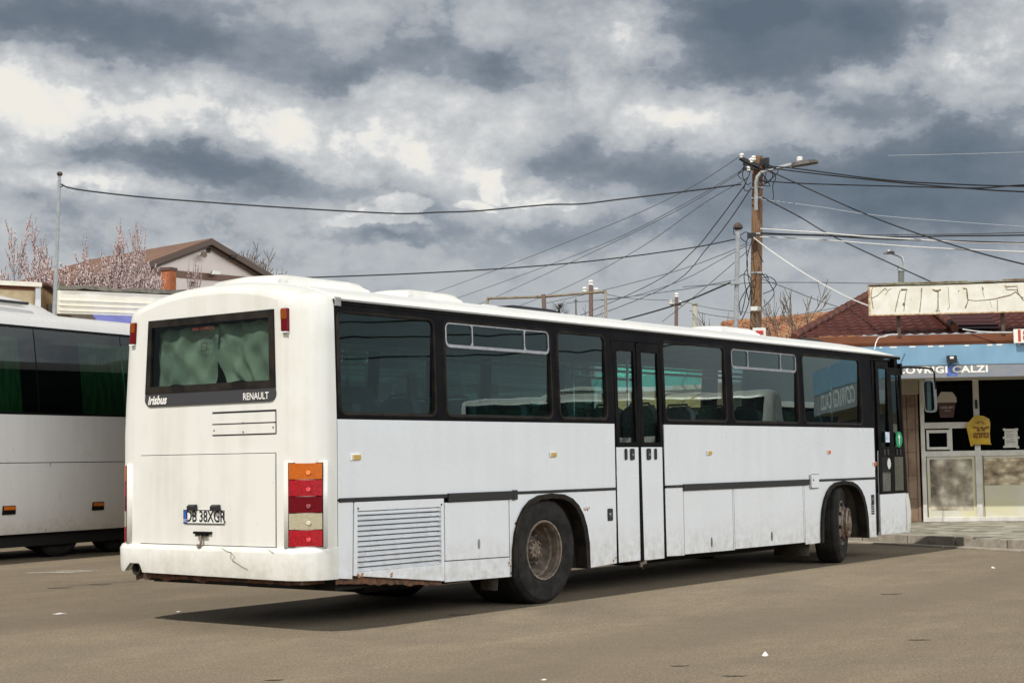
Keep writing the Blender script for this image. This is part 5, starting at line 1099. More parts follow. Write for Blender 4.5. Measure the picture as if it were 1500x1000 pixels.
tree(gp(268, 45), hgt(268, 376, 45), 52, .4, 4, .05, 16, .026, .55, 3, label='slim blossom sapling beside the red-brown chimney', name='blossom_tree', group=GT, twig=.010, W=.55)
GB = 'bare trees'
for px, py, D, sd, W_, tw, lb in ((388, 350, 62, 5, 2.5, .015, 'bare grey tree rising to the right of the house gable'), (342, 362, 66, 15, 1.9, .013, 'bare tree mostly hidden behind the house gable'), (424, 376, 64, 25, 1.6, .014, 'shorter bare tree at the right side of its clump above the bus hatch')):
    tree(gp(px, D), hgt(px, py, D), sd, .8, 5, .14, 0, trunk=.5, first=5, kids_=4, mbark=m_bark2, label=lb, name='bare_tree', group=GB, twig=tw, W=W_)
for px, py, D, sd, W_, lb in ((1152, 412, 37, 61, 1.0, 'bare shrubby tree to the right of the wooden pole'), (1070, 452, 37, 71, .8, 'thin bare bush just left of the slender steel pole'), (1130, 436, 36.5, 64, 1.1, 'low bare bush at the foot of the wooden pole'), (872, 444, 50, 81, 1.0, 'twiggy bare tops between the pipe frame posts')):
    tree(gp(px, D), hgt(px, py, D), sd, .8, 4, .05, 0, trunk=.5, first=5, kids_=3, mbark=m_bark2, label=lb, name='bare_tree', group=GB, twig=.010, W=W_)
# small conifer
b0 = gp(822, 52); hc = hgt(822, 444, 52)
cf = thing('conifer', 'small dark conifer top showing over the bus roof inside the pipe frame', 'tree', tuple(b0))
obj('trunk', MB().tube([b0, b0+V3((0, 0, hc))], [.10, .02], 7), m_bark, cf)
q = MB(); rn = random.Random(2)
for k in range(900):
    f = rn.random()**.8; z = hc*.4+hc*.6*f; R = .12+(1-f)*1.0; an = rn.uniform(0, 2*PI); rr = R*rn.uniform(.2, 1); c = b0+V3((rr*math.cos(an), rr*math.sin(an), z)); d = V3((math.cos(an), math.sin(an), rn.uniform(-.1, .6))).normalized(); s = d.cross(V3((0, 0, 1))).normalized()*.025
    q.add([c-s, c+s, c+d*.26], [(0, 1, 2)])
obj('crown', q, mat('conifer_green', (.05, .065, .03), .8, (.08, .09, .045), 3), cf, recalc=False)

# ------------------------------------------------------------ poles, frame, lamps
m_galv = mat('galvanised_steel', (.33, .36, .38), .45, (.42, .44, .45), 9, metal=.3); m_wood = mat('weathered_pole_wood', (.26, .145, .075), .85, (.15, .09, .055), 5, stretch=(8, 8, .5), spots=((.40, .27, .16), 4, .62), bump=.4, bscale=20)
m_ins = mat('porcelain', (.75, .74, .70), .25)
P0 = at(1107, 487, 38); px_, py_ = P0.x, P0.y; top = at(1110, 229, 38)
up = thing('utility_pole', 'tall weathered wooden utility pole tangled with black cables behind the bus', 'utility pole', (px_, py_, 0))
lean_ = V3(((top.x-P0.x)/(top.z-P0.z), (top.y-P0.y)/(top.z-P0.z), 0))
def pp(z): return V3((px_, py_, 0))+lean_*(z-P0.z)+V3((0, 0, z))
q = MB().tube([pp(z) for z in (0, 2, 4, 6, 7.5, top.z)], [.155, .15, .14, .135, .13, .125], 16); obj('pole_shaft', q, m_wood, up)
q = MB()
for z in (at(1107, 291, 38).z, at(1107, 276, 38).z, at(1107, 343, 38).z, at(1107, 400, 38).z): q.lathe([(.15, -.02), (.15, .02), (.13, .02), (.13, -.02), (.15, -.02)], pp(z), (0, 0, 1), 20)
obj('steel_band', q, m_galv, up)
Rg = V3((r_.x, r_.y, 0)).normalized(); Fw = V3((f_.x, f_.y, 0)).normalized()
# street lamp on a bracket
def PD(x, y, d=37.75): return at(x, y, d)
q = MB().tube([PD(1107.5, 308), PD(1107.5, 280), PD(1107.5, 268), PD(1109.5, 259), PD(1115, 253), PD(1125, 249.5), PD(1140, 246), PD(1159, 241)], .045, 8); la = obj('lamp_bracket', q, m_galv, up)
q = MB(); c0, c1 = PD(1160, 242.5), PD(1198, 236.5); ax = (c1-c0).normalized(); si = ax.cross(V3((0, 0, 1))).normalized(); u2 = si.cross(ax)
s_ = []
for f, w_, h_ in ((0, .05, .05), (.1, .09, .07), (.3, .14, .075), (.6, .17, .06), (.9, .13, .035), (1, .06, .02)):
    c = c0+(c1-c0)*f; s_.append([c-si*w_-u2*.03, c-si*w_*.8+u2*h_, c+si*w_*.8+u2*h_, c+si*w_-u2*.03, c+si*w_*.6-u2*.05, c-si*w_*.6-u2*.05])
q.loft(s_, smooth=False); hd = obj('lamp_head', q, mat('lamp_head_grey', (.07, .065, .06), .5), up); q = MB().lathe([(.07, 0), (.07, .09), (.05, .11), (0, .11)], c0+(c1-c0)*.32+u2*.07, (0, 0, 1), 14); obj('photocell', q, m_ins, up)
# crossarm, insulators and the wire tangle
q = MB().tube([PD(1084, 231), PD(1096, 238), PD(1112, 244)], .06, 6).tube([PD(1094, 236), PD(1100, 247), PD(1108, 248)], .03, 6); obj('crossarm', q, m_ink, up)
q = MB()
for x, y in ((1086.5, 226), (1100, 233), (1104, 229.5), (1096, 245)): q.lathe([(.03, -.08), (.06, -.05), (.045, -.02), (.06, .01), (.04, .05), (0, .06)], PD(x, y+2), (0, 0, 1), 12)
obj('insulator', q, m_ins, up)
q = MB(); rn = random.Random(31)
def loopy(pts, r=.011): 
    P_ = [V3(p) for p in pts]; out = []
    for i in range(len(P_)-1):
        p0, p1, p2, p3 = P_[max(0, i-1)], P_[i], P_[i+1], P_[min(len(P_)-1, i+2)]
        for k in range(5): t = k/5; out.append(.5*((2*p1)+(p2-p0)*t+(2*p0-5*p1+4*p2-p3)*t*t+(3*p1-p0-3*p2+p3)*t**3))
    obj('cable_loop', MB().tube(out+[P_[-1]], r, 5), m_bc, up)
def px_path(L, d=37.75): return [PD(x, y, d+rn.uniform(-.2, .2)) for x, y in L]
for L in ([(1088, 228), (1091, 240), (1086, 250), (1081, 256), (1086, 262), (1093, 262), (1098, 256)], [(1096, 240), (1090, 246), (1088, 258), (1094, 270), (1100, 268)], [(1090, 236), (1098, 252), (1092, 268), (1090, 278), (1098, 280)], [(1116, 240), (1122, 252), (1119, 264), (1112, 266)], [(1117, 238), (1128, 246), (1132, 258), (1124, 268), (1114, 262)], [(1120, 248), (1136, 258), (1132, 272), (1133, 290), (1127, 294), (1118, 289)], [(1114, 246), (1120, 260), (1128, 272), (1118, 272)], [(1119, 250), (1126, 242), (1140, 250), (1130, 262), (1120, 268)], [(1114, 252), (1124, 266), (1114, 272)],
          [(1082, 340), (1076, 334), (1075, 342), (1082, 346), (1092, 340), (1100, 344)], [(1083, 346), (1092, 354), (1098, 344)], [(1100, 345), (1093, 356), (1095, 390), (1090, 402), (1092, 420), (1097, 440)], [(1102, 350), (1094, 380), (1097, 410), (1101, 428)], [(1081, 408), (1088, 402), (1097, 404), (1100, 414), (1094, 425), (1090, 444), (1086, 460)], [(1115, 407), (1128, 406), (1137, 414), (1132, 424), (1118, 430)], [(1116, 400), (1125, 412), (1134, 428), (1128, 440), (1118, 450)], [(1100, 420), (1096, 446), (1086, 470)], [(1106, 350), (1112, 372), (1118, 384)], [(1099, 416), (1091, 428), (1083, 444), (1085, 462)], [(1112, 404), (1122, 402), (1126, 410)]):
    loopy(px_path(L))
for k in range(26):
    if k == 13: obj('cable_knot', q, m_bc, up); q = MB()
    c = PD(rn.uniform(1090, 1104) if k < 13 else rn.uniform(1114, 1126), rn.uniform(234, 252)); q.obox(c, Rg*rn.uniform(.02, .06), Fw*.03, V3((0, 0, rn.uniform(.02, .06))))
obj('cable_knot', q, m_bc, up)
q = MB(); q.obox(PD(1101, 345), Rg*.1, Fw*.05, V3((0, 0, .06))); q.obox(PD(1107, 452), Rg*.12, Fw*.05, V3((0, 0, .05)), 1); obj('clamp_box', q, [m_ink, m_ins], up)
# slender steel conduit pole beside it
b = at(1078, 480, 37); t_ = at(1081, 334, 37)
sp2 = thing('conduit_pole', 'slender grey steel pole with a small cap standing left of the wooden pole', 'pole', (b.x, b.y, 0))
obj('pole_shaft', MB().tube([V3((b.x-.0, b.y, 0)), b, t_], .055, 10), m_galv, sp2); obj('pole_cap', MB().lathe([(.055, -.05), (.12, 0), (.11, .05), (.05, .12), (0, .13)], t_, (0, 0, 1), 14), m_bark, sp2)
q = MB(); q.obox(at(1077.5, 414, 37), Rg*.11, Fw*.09, V3((0, 0, .04))); obj('clamp', q, m_galv, sp2)
# tall steel pole at left
b = at(80, 453, 36); t_ = at(87.5, 254, 36)
sp3 = thing('steel_pole', 'tall thin galvanised pole holding the long cable at far left', 'pole', (b.x, b.y, 0))
obj('pole_shaft', MB().tube([V3((b.x, b.y, 0)), b, at(84, 350, 36), t_], [.055, .05, .04, .035], 10), m_galv, sp3); obj('pole_cap', MB().lathe([(.04, -.06), (.07, -.02), (.05, .03), (0, .04)], t_, (0, 0, 1), 12), m_bark, sp3)
q = MB().tube([at(87, 273, 36), at(90, 274, 36), at(92, 272, 36)], .015, 6); obj('hook', q, m_bark, sp3)
# pipe frame
fr = thing('pipe_frame', 'rusty pale pipe frame with posts rising above the middle of the bus roof', 'frame', tuple(gp(800, 36)))
m_pf = mat('pale_rusty_pipe', (.24, .225, .18), .7, (.20, .14, .09), 6)
q = MB().tube([at(714, 437, 37), at(797, 434.5, 36.3), at(887, 427, 35.5)], .030, 8); obj('top_bar', q, m_pf, fr)
for L in ([(714, 437), (714, 600)], [(887, 427), (888, 600)]): obj('post', MB().tube([at(L[0][0], L[0][1], 37 if L[0][0] < 800 else 35.5), V3((*at(L[1][0], 600, 37 if L[0][0] < 800 else 35.5).xy, 0))], .032, 8), m_pf, fr)
obj('post', MB().tube([at(796, 431, 36.2), V3((*at(812, 600, 36.2).xy, 0))], .05, 8), mat('rusty_post', (.11, .075, .06), .8), fr)
def small_pole(x, y0, D, label, armw=9, x2=None):
    b = gp(x-1 if x2 is None else x2, D); t_ = at(x, y0, D); t = thing('telegraph_pole', label, 'utility pole', tuple(b), 'small telegraph poles beyond the bus')
    obj('pole_shaft', MB().tube([b, t_], [.10, .06], 8), bpy.data.materials['rusty_post'], t)
    q = MB().tube([at(x-armw, y0+13, D), at(x+armw, y0+13, D)], .04, 6); obj('crossarm', q, m_pf, t)
    for i, (xx, yy) in enumerate(((x, y0-1), (x-armw, y0+9), (x+armw-1, y0+10))): obj('insulator', MB().lathe([(.05, -.10), (.085, -.06), (.06, -.02), (.085, .02), (.05, .07), (0, .08)], at(xx, yy, D), (0, 0, 1), 10), m_ins, t)
small_pole(865.5, 415, 46, 'dark telegraph pole with three white insulators behind the pipe frame'); small_pole(991, 433, 56, 'farther telegraph pole with white insulators just left of the orange roof', 8, 985)
b = gp(1018, 45); tag(obj('vent_pipe', MB().tube([b, at(1018, 447, 45)], .075, 8).tube([at(1018, 447, 45), at(1018, 443.5, 45)], .085, 8), mat('grey_pipe', (.33, .32, .27), .7)), 'short pale grey pipe standing left of the orange roof', 'pipe')
b = gp(844, 50); tag(obj('antenna_mast', MB().tube([b, at(843.5, 437, 50)], .022, 5).tube([at(840, 441, 50), at(847, 441, 50)], .012, 5), m_bark), 'thin antenna mast beside the small conifer top', 'antenna')
# distant street lamp behind the signboard
b = gp(1320, 55); sl = thing('street_lamp', 'small street lamp with curved arm peeking above the white signboard', 'street lamp', tuple(b))
obj('post', MB().tube([b, at(1320, 398, 55)], .11, 8), mat('dark_lamp_post', (.10, .11, .10), .7), sl); obj('arm', MB().tube([at(1323, 398, 55), at(1323.5, 385, 55), at(1321, 377, 55), at(1314, 373.5, 55), at(1307, 371, 55)], .05, 8).obox(at(1320.5, 393, 55), Rg*.12, Fw*.1, V3((0, 0, .10))), m_galv, sl)
c = at(1302, 370.5, 55); obj('lamp_head', MB().loft([[c+Rg*x-Fw*w+V3((0, 0, -.03)), c+Rg*x+Fw*w+V3((0, 0, -.03)), c+Rg*x+Fw*w*.7+V3((0, 0, h)), c+Rg*x-Fw*w*.7+V3((0, 0, h))] for x, w, h in ((-.18, .05, .01), (-.05, .12, .05), (.12, .10, .06), (.2, .05, .04))]), m_ink, sl); obj('photocell', MB().lathe([(.04, 0), (.04, .06), (0, .07)], c+V3((0, 0, .05)), (0, 0, 1), 8), m_ins, sl)
# small red and white board at the pole foot
q = MB(); c = at(1112, 487, 30); q.obox(c, Rg*.12, Fw*.04, V3((0, 0, .09))); q.obox(c-Fw*.045+Rg*.0, Rg*.07, Fw*.005, V3((0, 0, .035)), 1); q.obox(c-Rg*.155, Rg*.03, Fw*.03, V3((0, 0, .05)), 1); q.tube([c-V3((0, 0, .05)), V3((c.x, c.y, 0))], .02, 6)
tag(obj('small_sign', q, [m_ins, mat('sign_red2', (.50, .04, .04), .5)]), 'tiny white board with a red mark seen over the bus roof by the wooden pole', 'sign')

# ------------------------------------------------------------ terracotta house and the market hall beyond
a, b = gp(985, 46), gp(1262, 43); d_ = (b-a).normalized(); n_ = V3((d_.y, -d_.x, 0)); n_ = n_ if n_.dot(CAM-a) > 0 else -n_
tc_ = thing('tiled_house', 'low house with an orange clay tile roof behind the wooden pole', 'house', tuple(a))
ze = at(1100, 500, 44).z-.1; zr_ = at(1150, 466, 47).z
m_terr = mat('clay_tiles', (.33, .13, .06), .85, (.20, .09, .05), 3, col3=(.38, .21, .11), scale3=2.2, spots=((.16, .12, .07), 6, .6))
A0, B0 = a+V3((0, 0, ze)), b+V3((0, 0, ze)); roof_tile('roof', (A0+n_*.3, B0+n_*.3, B0-n_*3.6+V3((0, 0, zr_-ze+.10)), A0-n_*3.6+V3((0, 0, zr_-ze-.05))), .24, .30, .06, .04, mm=m_terr, parent=tc_)
capline(A0-n_*3.6+V3((0, 0, zr_-ze)), B0-n_*3.6+V3((0, 0, zr_-ze+.14)), 'ridge_cap', m_terr, .10, tc_)
q = MB().obox((a+b)/2-n_*2+V3((0, 0, ze/2-.05)), (b-a)/2, n_*1.9, V3((0, 0, ze/2-.05))); obj('wall', q, m_bound, tc_)
a, b = gp(868, 40), gp(1080, 37.5); d_ = (b-a).normalized(); n_ = V3((d_.y, -d_.x, 0)); n_ = n_ if n_.dot(CAM-a) > 0 else -n_
mk = thing('market_stall', 'market stall with a bright turquoise sheet roof seen through the bus windows', 'market stall', tuple(a))
zA_, zB_ = at(960, 566, 39).z, at(960, 524, 39).z
m_teal = mat('turquoise_sheet', (.08, .55, .42), .5, (.06, .46, .36), 3, stretch=(4, 4, .5))
q = MB().grid(lambda u, v: a+(b-a)*u-n_*(1.6*v)+V3((0, 0, zA_+.28+(zB_-zA_-.28)*v+.02*math.sin(u*160))), 200, 2, smooth=False); obj('roof_sheet', q, m_teal, mk, recalc=False)
q = MB().grid(lambda u, v: a+(b-a)*u+n_*.02+V3((0, 0, zA_+.28*v+.0)), 2, 1, smooth=False); obj('valance', q, mat('turquoise_valance', (.04, .36, .33), .6, (.03, .28, .27), 8, stretch=(5, 5, .3)), mk, recalc=False)
q = MB().obox((a+b)/2-n_*1+V3((0, 0, zA_-.32)), (b-a)/2*.99, n_*.8, V3((0, 0, .22))); obj('goods_canopy', q, mat('ochre_canopy', (.42, .34, .17), .8, (.3, .24, .13), 4), mk)
q = MB().obox((a+b)/2-n_*1+V3((0, 0, (zA_-.54)/2)), (b-a)/2*.98, n_*.7, V3((0, 0, (zA_-.54)/2))); obj('wall', q, m_fas, mk)  # dark brown put on the wall for the darkness below the canopy
# yard side opposite the bus: what its windows mirror
kb = gp(0, 10); K = V3((23.95, -5.65, 0)); 
ks = thing('yard_kiosk', 'blue and white yard kiosk opposite the parked bus, lettered like the bakery', 'kiosk', tuple(K))
kt = V3((math.cos(math.radians(-33)), math.sin(math.radians(-33)), 0)); kn_ = V3((kt.y, -kt.x, 0))
def kq(mb, u0, u1, w0, w1, z0, z1, m=0): return mb.obox(K+kt*((u0+u1)/2)+kn_*((w0+w1)/2)+V3((0, 0, (z0+z1)/2)), kt*((u1-u0)/2), kn_*((w1-w0)/2), V3((0, 0, (z1-z0)/2)), m)
obj('wall', kq(MB(), 0, 9, -3, 0, 0, 2.5), m_bound, ks); obj('blue_fascia', kq(MB(), -.3, 9.3, .6, .66, 3.05, 3.7), m_fasc, ks); lp_ = obj('lettered_strip', kq(MB(), -.3, 9.3, .6, .65, 2.5, 3.045), m_strip2, ks); obj('canopy_soffit', kq(MB(), -.3, 9.3, -3, .6, 2.5, 2.55), m_bound, ks)
obj('lettering', text_mb('COVRIGI CALZI', .55, lambda u, v, w: K+kt*(4.2+u)+kn_*.655+V3((0, 0, 2.78+v)), bold=.01, width=1.75), m_text, lp_); obj('dark_window', kq(MB(), .4, 8.6, .0, .02, 1.0, 2.3), m_ink, ks)
for i, (x, y, h, lb) in enumerate(((26, -46, 7, 'first bare tree of the far yard side'), (33, -52, 8.5, 'second and tallest bare tree of the far yard side'), (21, -50, 6.5, 'third bare tree of the far yard side'))):
    tree(V3((x, y, 0)), h, 90+i, .65, 4, .16, 0, trunk=.3, first=4, mbark=m_bark, label=lb, name='bare_tree', group='bare trees across the yard', twig=.03)

# ------------------------------------------------------------ overhead cables
GC = 'overhead cables'
def wire(L, r, mm, label, name='overhead_cable'):
    """L: bearing and distance of a few places along the cable"""
    cable(name, [at(*p) for p in L], r, mm, label, 'cable', GC, 40)
D = 37.8
wire([(90, 270, 36), (110, 277, 36.3), (200, 288, 36.8), (300, 296, 37), (400, 303, 37.2), (500, 309, 37.4), (590, 313, 37.5), (640, 311, 37.6), (700, 309, 37.6), (800, 300, 37.7), (850, 299, 37.7), (900, 293, 37.7), (1000, 281, 37.7), (1086, 270, D)], .018, m_bc, 'long black cable from the far left steel pole to the wooden pole')
wire([(380, 409, 33), (640, 399, 35), (840, 385, 36.5), (1000, 365, 37), (1079, 350, 37)], .014, m_bc, 'black cable rising gently above the rear roof hatch to the slender pole')
wire([(1086, 228, D), (1000, 281, 42), (880, 335, 48), (660, 420, 60), (560, 450, 66)], .0095, m_gc, 'topmost cable fanning left from the wooden pole, farthest left of the fan')
wire([(1092, 246, D), (1000, 300, 42), (875, 361, 48), (680, 433, 60), (600, 458, 65)], .0095, m_gc, 'second cable of the left fan, meeting the roof near the second hatch')
wire([(1090, 250, D), (1000, 304, 42), (884, 362, 48), (708, 443, 60), (640, 470, 66)], .0095, m_gc, 'third cable of the left fan, ending above the pipe frame left end')
wire([(1094, 262, D), (1031, 298, 41), (941, 361, 46), (842, 415, 53), (766, 446, 60), (700, 470, 66)], .0095, m_gc, 'fourth cable of the left fan, crossing the pipe frame top bar')
wire([(1092, 270, D), (1050, 326, 41), (1015, 368, 45), (959, 413, 52), (850, 462, 62), (800, 480, 66)], .013, m_bc, 'fifth and steep cable of the left fan, down behind the pipe frame')
wire([(1100, 276, D), (1069, 322, 41), (1037, 362, 45), (984, 416, 52), (875, 462, 62), (820, 482, 66)], .013, m_bc, 'steepest cable of the left fan, nearest the wooden pole')
wire([(1096, 355, D), (1060, 372, 40), (990, 397, 44), (888, 424, 50), (800, 444, 55)], .0095, m_gc, 'thin cable sagging from mid pole to the pipe frame right post')
wire([(1097, 358, D), (1060, 378, 40), (1000, 410, 44), (930, 433, 50), (880, 440, 54)], .0095, m_gc, 'thin cable sagging from mid pole towards the nearer telegraph pole')
wire([(1079, 410, 37), (1060, 413, 39), (1000, 424, 43), (908, 436, 50), (829, 444, 56)], .0095, m_gc, 'nearly level thin cable from the slender pole over the conifer')
wire([(1078, 410, 37), (1060, 418, 38), (994, 445, 42), (918, 467, 47), (850, 482, 50)], .022, m_bc, 'thick black cable dropping from the slender pole past the far insulators')
wire([(1097, 366, D), (1060, 398, 40), (1015, 436, 44), (970, 471, 49)], .0095, m_gc, 'thin slanting cable between the slender pole and the bus roof')
wire([(997, 440, 56), (1030, 449, 54), (1060, 454, 52), (1100, 458, 50)], .0095, m_gc, 'short cable from the far insulators towards the orange roof')
wire([(872, 427, 46), (923, 437, 50), (990, 440, 55)], .0095, m_gc, 'short cable strung between the two telegraph poles')
wire([(1000, 420, 42), (1114, 414, 38), (1274, 415, 40), (1400, 420, 42)], .0095, m_gc, 'level thin cable passing behind the pole to the signboard')
wire([(1120, 245, D), (1157, 246, 36), (1290, 263, 33), (1400, 270, 31), (1500, 273, 29), (1700, 276, 26)], .014, m_bc, 'upper of the black cables leaving the pole top to the right')
wire([(1118, 243, D), (1149, 249, 36), (1300, 266, 33), (1430, 277, 30), (1500, 281, 29), (1700, 290, 26)], .014, m_bc, 'lower of the black cables leaving the pole top to the right')
wire([(1114, 265, D), (1180, 269, 35.5), (1316, 273, 33), (1430, 275.5, 30), (1500, 271, 29), (1700, 262, 26)], .013, m_bc, 'black cable leaving right just under the lamp bracket, level')
wire([(1122, 248, D), (1150, 261, 37), (1276, 317, 34), (1390, 357, 31), (1500, 387, 29), (1700, 430, 26)], .014, m_bc, 'long black cable slanting down right from the lamp bracket')
wire([(1116, 289, D), (1170, 317, 37.5), (1224, 348, 37), (1360, 411, 36), (1420, 436, 35)], .014, m_bc, 'black cable slanting down right and ending behind the signboard')
wire([(1115, 292, D), (1200, 303, 37), (1279, 315, 36), (1400, 325, 34), (1500, 332, 32), (1700, 344, 29)], .008, mat('pale_grey_wire', (.38, .42, .47), .5), 'very thin pale wire running right across the dark cloud')
wire([(1114, 335, D), (1190, 340, 36), (1279, 347, 34), (1400, 354, 31), (1500, 357, 29), (1700, 362, 26)], .014, m_wc, 'upper white cable running right from the pole middle')
wire([(1114, 341, D), (1200, 345, 36), (1285, 350, 34), (1400, 353, 31), (1500, 356, 29), (1700, 360, 26)], .013, m_bc, 'black cable bundled just under the upper white cable')
wire([(1114, 343, D), (1285, 347, 34), (1400, 345.5, 31), (1500, 344.5, 29), (1700, 340, 26)], .013, m_bc, 'straight black cable rising slightly right above the signboard')
wire([(1114, 342, D), (1250, 344, 35), (1400, 343, 31), (1500, 340.5, 29), (1700, 336, 26)], .011, m_gc, 'grey cable just over the straight black cable on the right')
wire([(1114, 347, D), (1200, 351, 36), (1347, 362, 32), (1500, 369, 29), (1700, 376, 26)], .013, m_wc, 'lower white cable running right from the pole middle')
wire([(1103, 347, D), (1130, 368, 36), (1181, 402, 34), (1235, 432, 31), (1275, 449, 28)], .014, m_wc, 'white cable slanting from the pole down to the signboard corner')
wire([(1114, 408, D), (1155, 423, 38), (1193, 438, 38.5), (1240, 453, 39), (1300, 470, 40)], .0095, m_gc, 'thin cable slanting down right behind the brown hip roof')
wire([(1150, 466, 44), (1190, 457, 44), (1256, 445, 44), (1320, 432, 44)], .0095, m_gc, 'thin cable rising right just above the orange roof')
wire([(1010, 455, 48), (1040, 461, 48), (1075, 466, 47)], .010, m_gc, 'short thin cable sagging low beside the pale grey pipe')
wire([(1300, 228, 60), (1400, 226, 58), (1500, 223, 56), (1640, 219, 54)], .010, bpy.data.materials['pale_grey_wire'], 'faint pale wire high in the sky at upper right')
for k, (z, y) in enumerate(((7.2, 0), (6.6, 1.2), (6.1, 1.6), (5.4, 2.6))):
    cable('yard_cable', [V3((50, -13-y, z+1)), V3((38, -21-y, z-.1)), V3((26, -30-y, z-.5)), V3((14, -39-y, z-.1)), V3((2, -47-y, z+1))], .03, m_bc, ['first and highest cable strung across the far yard', 'second cable from the top across the far yard', 'third cable from the top across the far yard', 'lowest cable strung across the far yard'][k], 'cable', 'cables across the yard')

# ------------------------------------------------------------ sun and sky
SV = V3((.82, -.012, -1)).normalized()
ld = bpy.data.lights.new('sun', 'SUN'); ld.energy = 3.8; ld.angle = math.radians(.53); ld.color = (1, .955, .88)
lo_ = bpy.data.objects.new('sun', ld); COL.objects.link(lo_); lo_.rotation_euler = SV.to_track_quat('-Z', 'Y').to_euler()
w = bpy.data.worlds.new('World'); S.world = w; w.use_nodes = True; nt = w.node_tree; nt.nodes.clear(); L = nt.links.new
out = N(nt, 'ShaderNodeOutputWorld'); sky = N(nt, 'ShaderNodeTexSky', sky_type='NISHITA'); sky.sun_disc = False; sky.sun_elevation = math.asin(-SV.z); sky.sun_rotation = math.atan2(-SV.x, -SV.y)
bg1 = N(nt, 'ShaderNodeBackground', i_Strength=.08); L(sky.outputs[0], bg1.inputs[0])
tc = N(nt, 'ShaderNodeTexCoord'); DIR = tc.outputs['Generated']
def M_(op, a, b=None, c=None, clamp=False):
    n = N(nt, 'ShaderNodeMath', op=op); n.use_clamp = clamp
    for i, v in enumerate((a, b, c)):
        if v is None: continue
        if isinstance(v, (int, float)): n.inputs[i].default_value = v
        else: L(v, n.inputs[i])
    return n.outputs[0]
sx = N(nt, 'ShaderNodeSeparateXYZ'); L(DIR, sx.inputs[0])
az = M_('ARCTAN2', sx.outputs['Y'], sx.outputs['X']); el = M_('ARCSINE', sx.outputs['Z'])
# warp by turbulence so that cloud edges billow
def nz(scale, det, rough, vec=DIR, st=(1, 1, 1.6), dist=0, lac=2.0):
    mp = N(nt, 'ShaderNodeMapping'); mp.inputs['Scale'].default_value = st; L(vec, mp.inputs[0]); n = N(nt, 'ShaderNodeTexNoise', i_Scale=scale, i_Detail=det, i_Roughness=rough, i_Distortion=dist, i_Lacunarity=lac); L(mp.outputs[0], n.inputs['Vector']); return n
n1 = nz(7, 9, .62); n2 = nz(26, 8, .6)
s1 = N(nt, 'ShaderNodeSeparateColor'); L(n1.outputs['Color'], s1.inputs[0]); s2 = N(nt, 'ShaderNodeSeparateColor'); L(n2.outputs['Color'], s2.inputs[0])
def warp(v, a, b, ka, kb): return M_('ADD', M_('ADD', v, M_('MULTIPLY', M_('SUBTRACT', a, .5), ka)), M_('MULTIPLY', M_('SUBTRACT', b, .5), kb))
azw = warp(az, s1.outputs[0], s2.outputs[0], .11, .045); elw = warp(el, s1.outputs[1], s2.outputs[1], .055, .028)
azs = warp(az, s1.outputs[0], s2.outputs[0], .03, .035); els = warp(el, s1.outputs[1], s2.outputs[1], .02, .028)
def sky_at(px, py):
    d = (f_ + r_*((px-750)/FPX) - u_*((py-500)/FPX)).normalized(); return math.atan2(d.y, d.x), math.asin(d.z)
def blob(px, py, rx_, ry, amp, soft=True, A=None, E=None, base=False):
    a0, e0 = sky_at(px, py); ka, ke = rx_/FPX, ry/FPX
    x = M_('DIVIDE', M_('SUBTRACT', A or azw, a0), ka); y = M_('DIVIDE', M_('SUBTRACT', E or elw, e0), ke)
    if base: # flat-bottomed: squash below the centre
        y = M_('MULTIPLY', y, M_('ADD', 1, M_('MULTIPLY', M_('LESS_THAN', y, 0), 1.6)))
    q = M_('ADD', M_('MULTIPLY', x, x), M_('MULTIPLY', y, y))
    if soft: g = M_('EXPONENT', M_('MULTIPLY', q, -1.1))
    else:
        t = M_('MULTIPLY', M_('SUBTRACT', 1.4, q), 1.3, clamp=True); g = M_('MULTIPLY', M_('MULTIPLY', t, t), M_('SUBTRACT', 3, M_('MULTIPLY', t, 2)))
    return M_('MULTIPLY', g, amp)
acc = None
for b in [(55, 190, 150, 100, .32), (20, 110, 90, 60, .22), (230, 150, 180, 30, .18), (230, 110, 150, 22, .10), (420, 205, 170, 45, .26), (340, 165, 90, 35, .18), (560, 130, 90, 30, .12), (760, 295, 80, 50, .20), (720, 262, 35, 28, .10), (860, 330, 70, 35, .20), (905, 70, 110, 60, .34), (950, 20, 70, 40, .15), (860, 150, 90, 40, .18), (985, 195, 90, 42, .32), (1110, 165, 110, 35, .22), (1265, 112, 60, 18, .26), (1350, 95, 60, 30, .16), (1450, 60, 90, 90, .26), (640, 170, 150, 60, .14), (690, 60, 80, 60, .14), (150, 258, 130, 14, .16), (1200, 212, 160, 18, .14), (480, 250, 60, 30, .08), (600, 215, 160, 40, .15), (500, 20, 80, 30, .12), (640, 240, 100, 30, .1), (1180, 60, 60, 40, .08), (1330, 150, 160, 25, .10),
          (215, 45, 200, 55, -.30), (60, 10, 150, 30, -.22), (190, 208, 190, 26, -.34), (330, 235, 110, 25, -.26), (430, 268, 130, 32, -.24), (60, 285, 110, 32, -.20), (640, 95, 170, 35, -.22), (490, 112, 60, 25, -.20), (1130, 85, 190, 85, -.34), (1130, 15, 160, 35, -.25), (1300, 40, 70, 40, -.15), (850, 240, 110, 32, -.18), (830, 350, 120, 26, -.24), (1330, 262, 220, 55, -.36), (1420, 200, 120, 40, -.20), (1400, 320, 180, 45, -.20), (1000, 260, 120, 35, -.16), (1230, 170, 90, 20, -.12), (720, 110, 40, 22, -.15), (1060, 330, 80, 30, -.08), (330, 190, 50, 18, -.12)]:
    v = blob(*b); acc = v if acc is None else M_('ADD', acc, v)
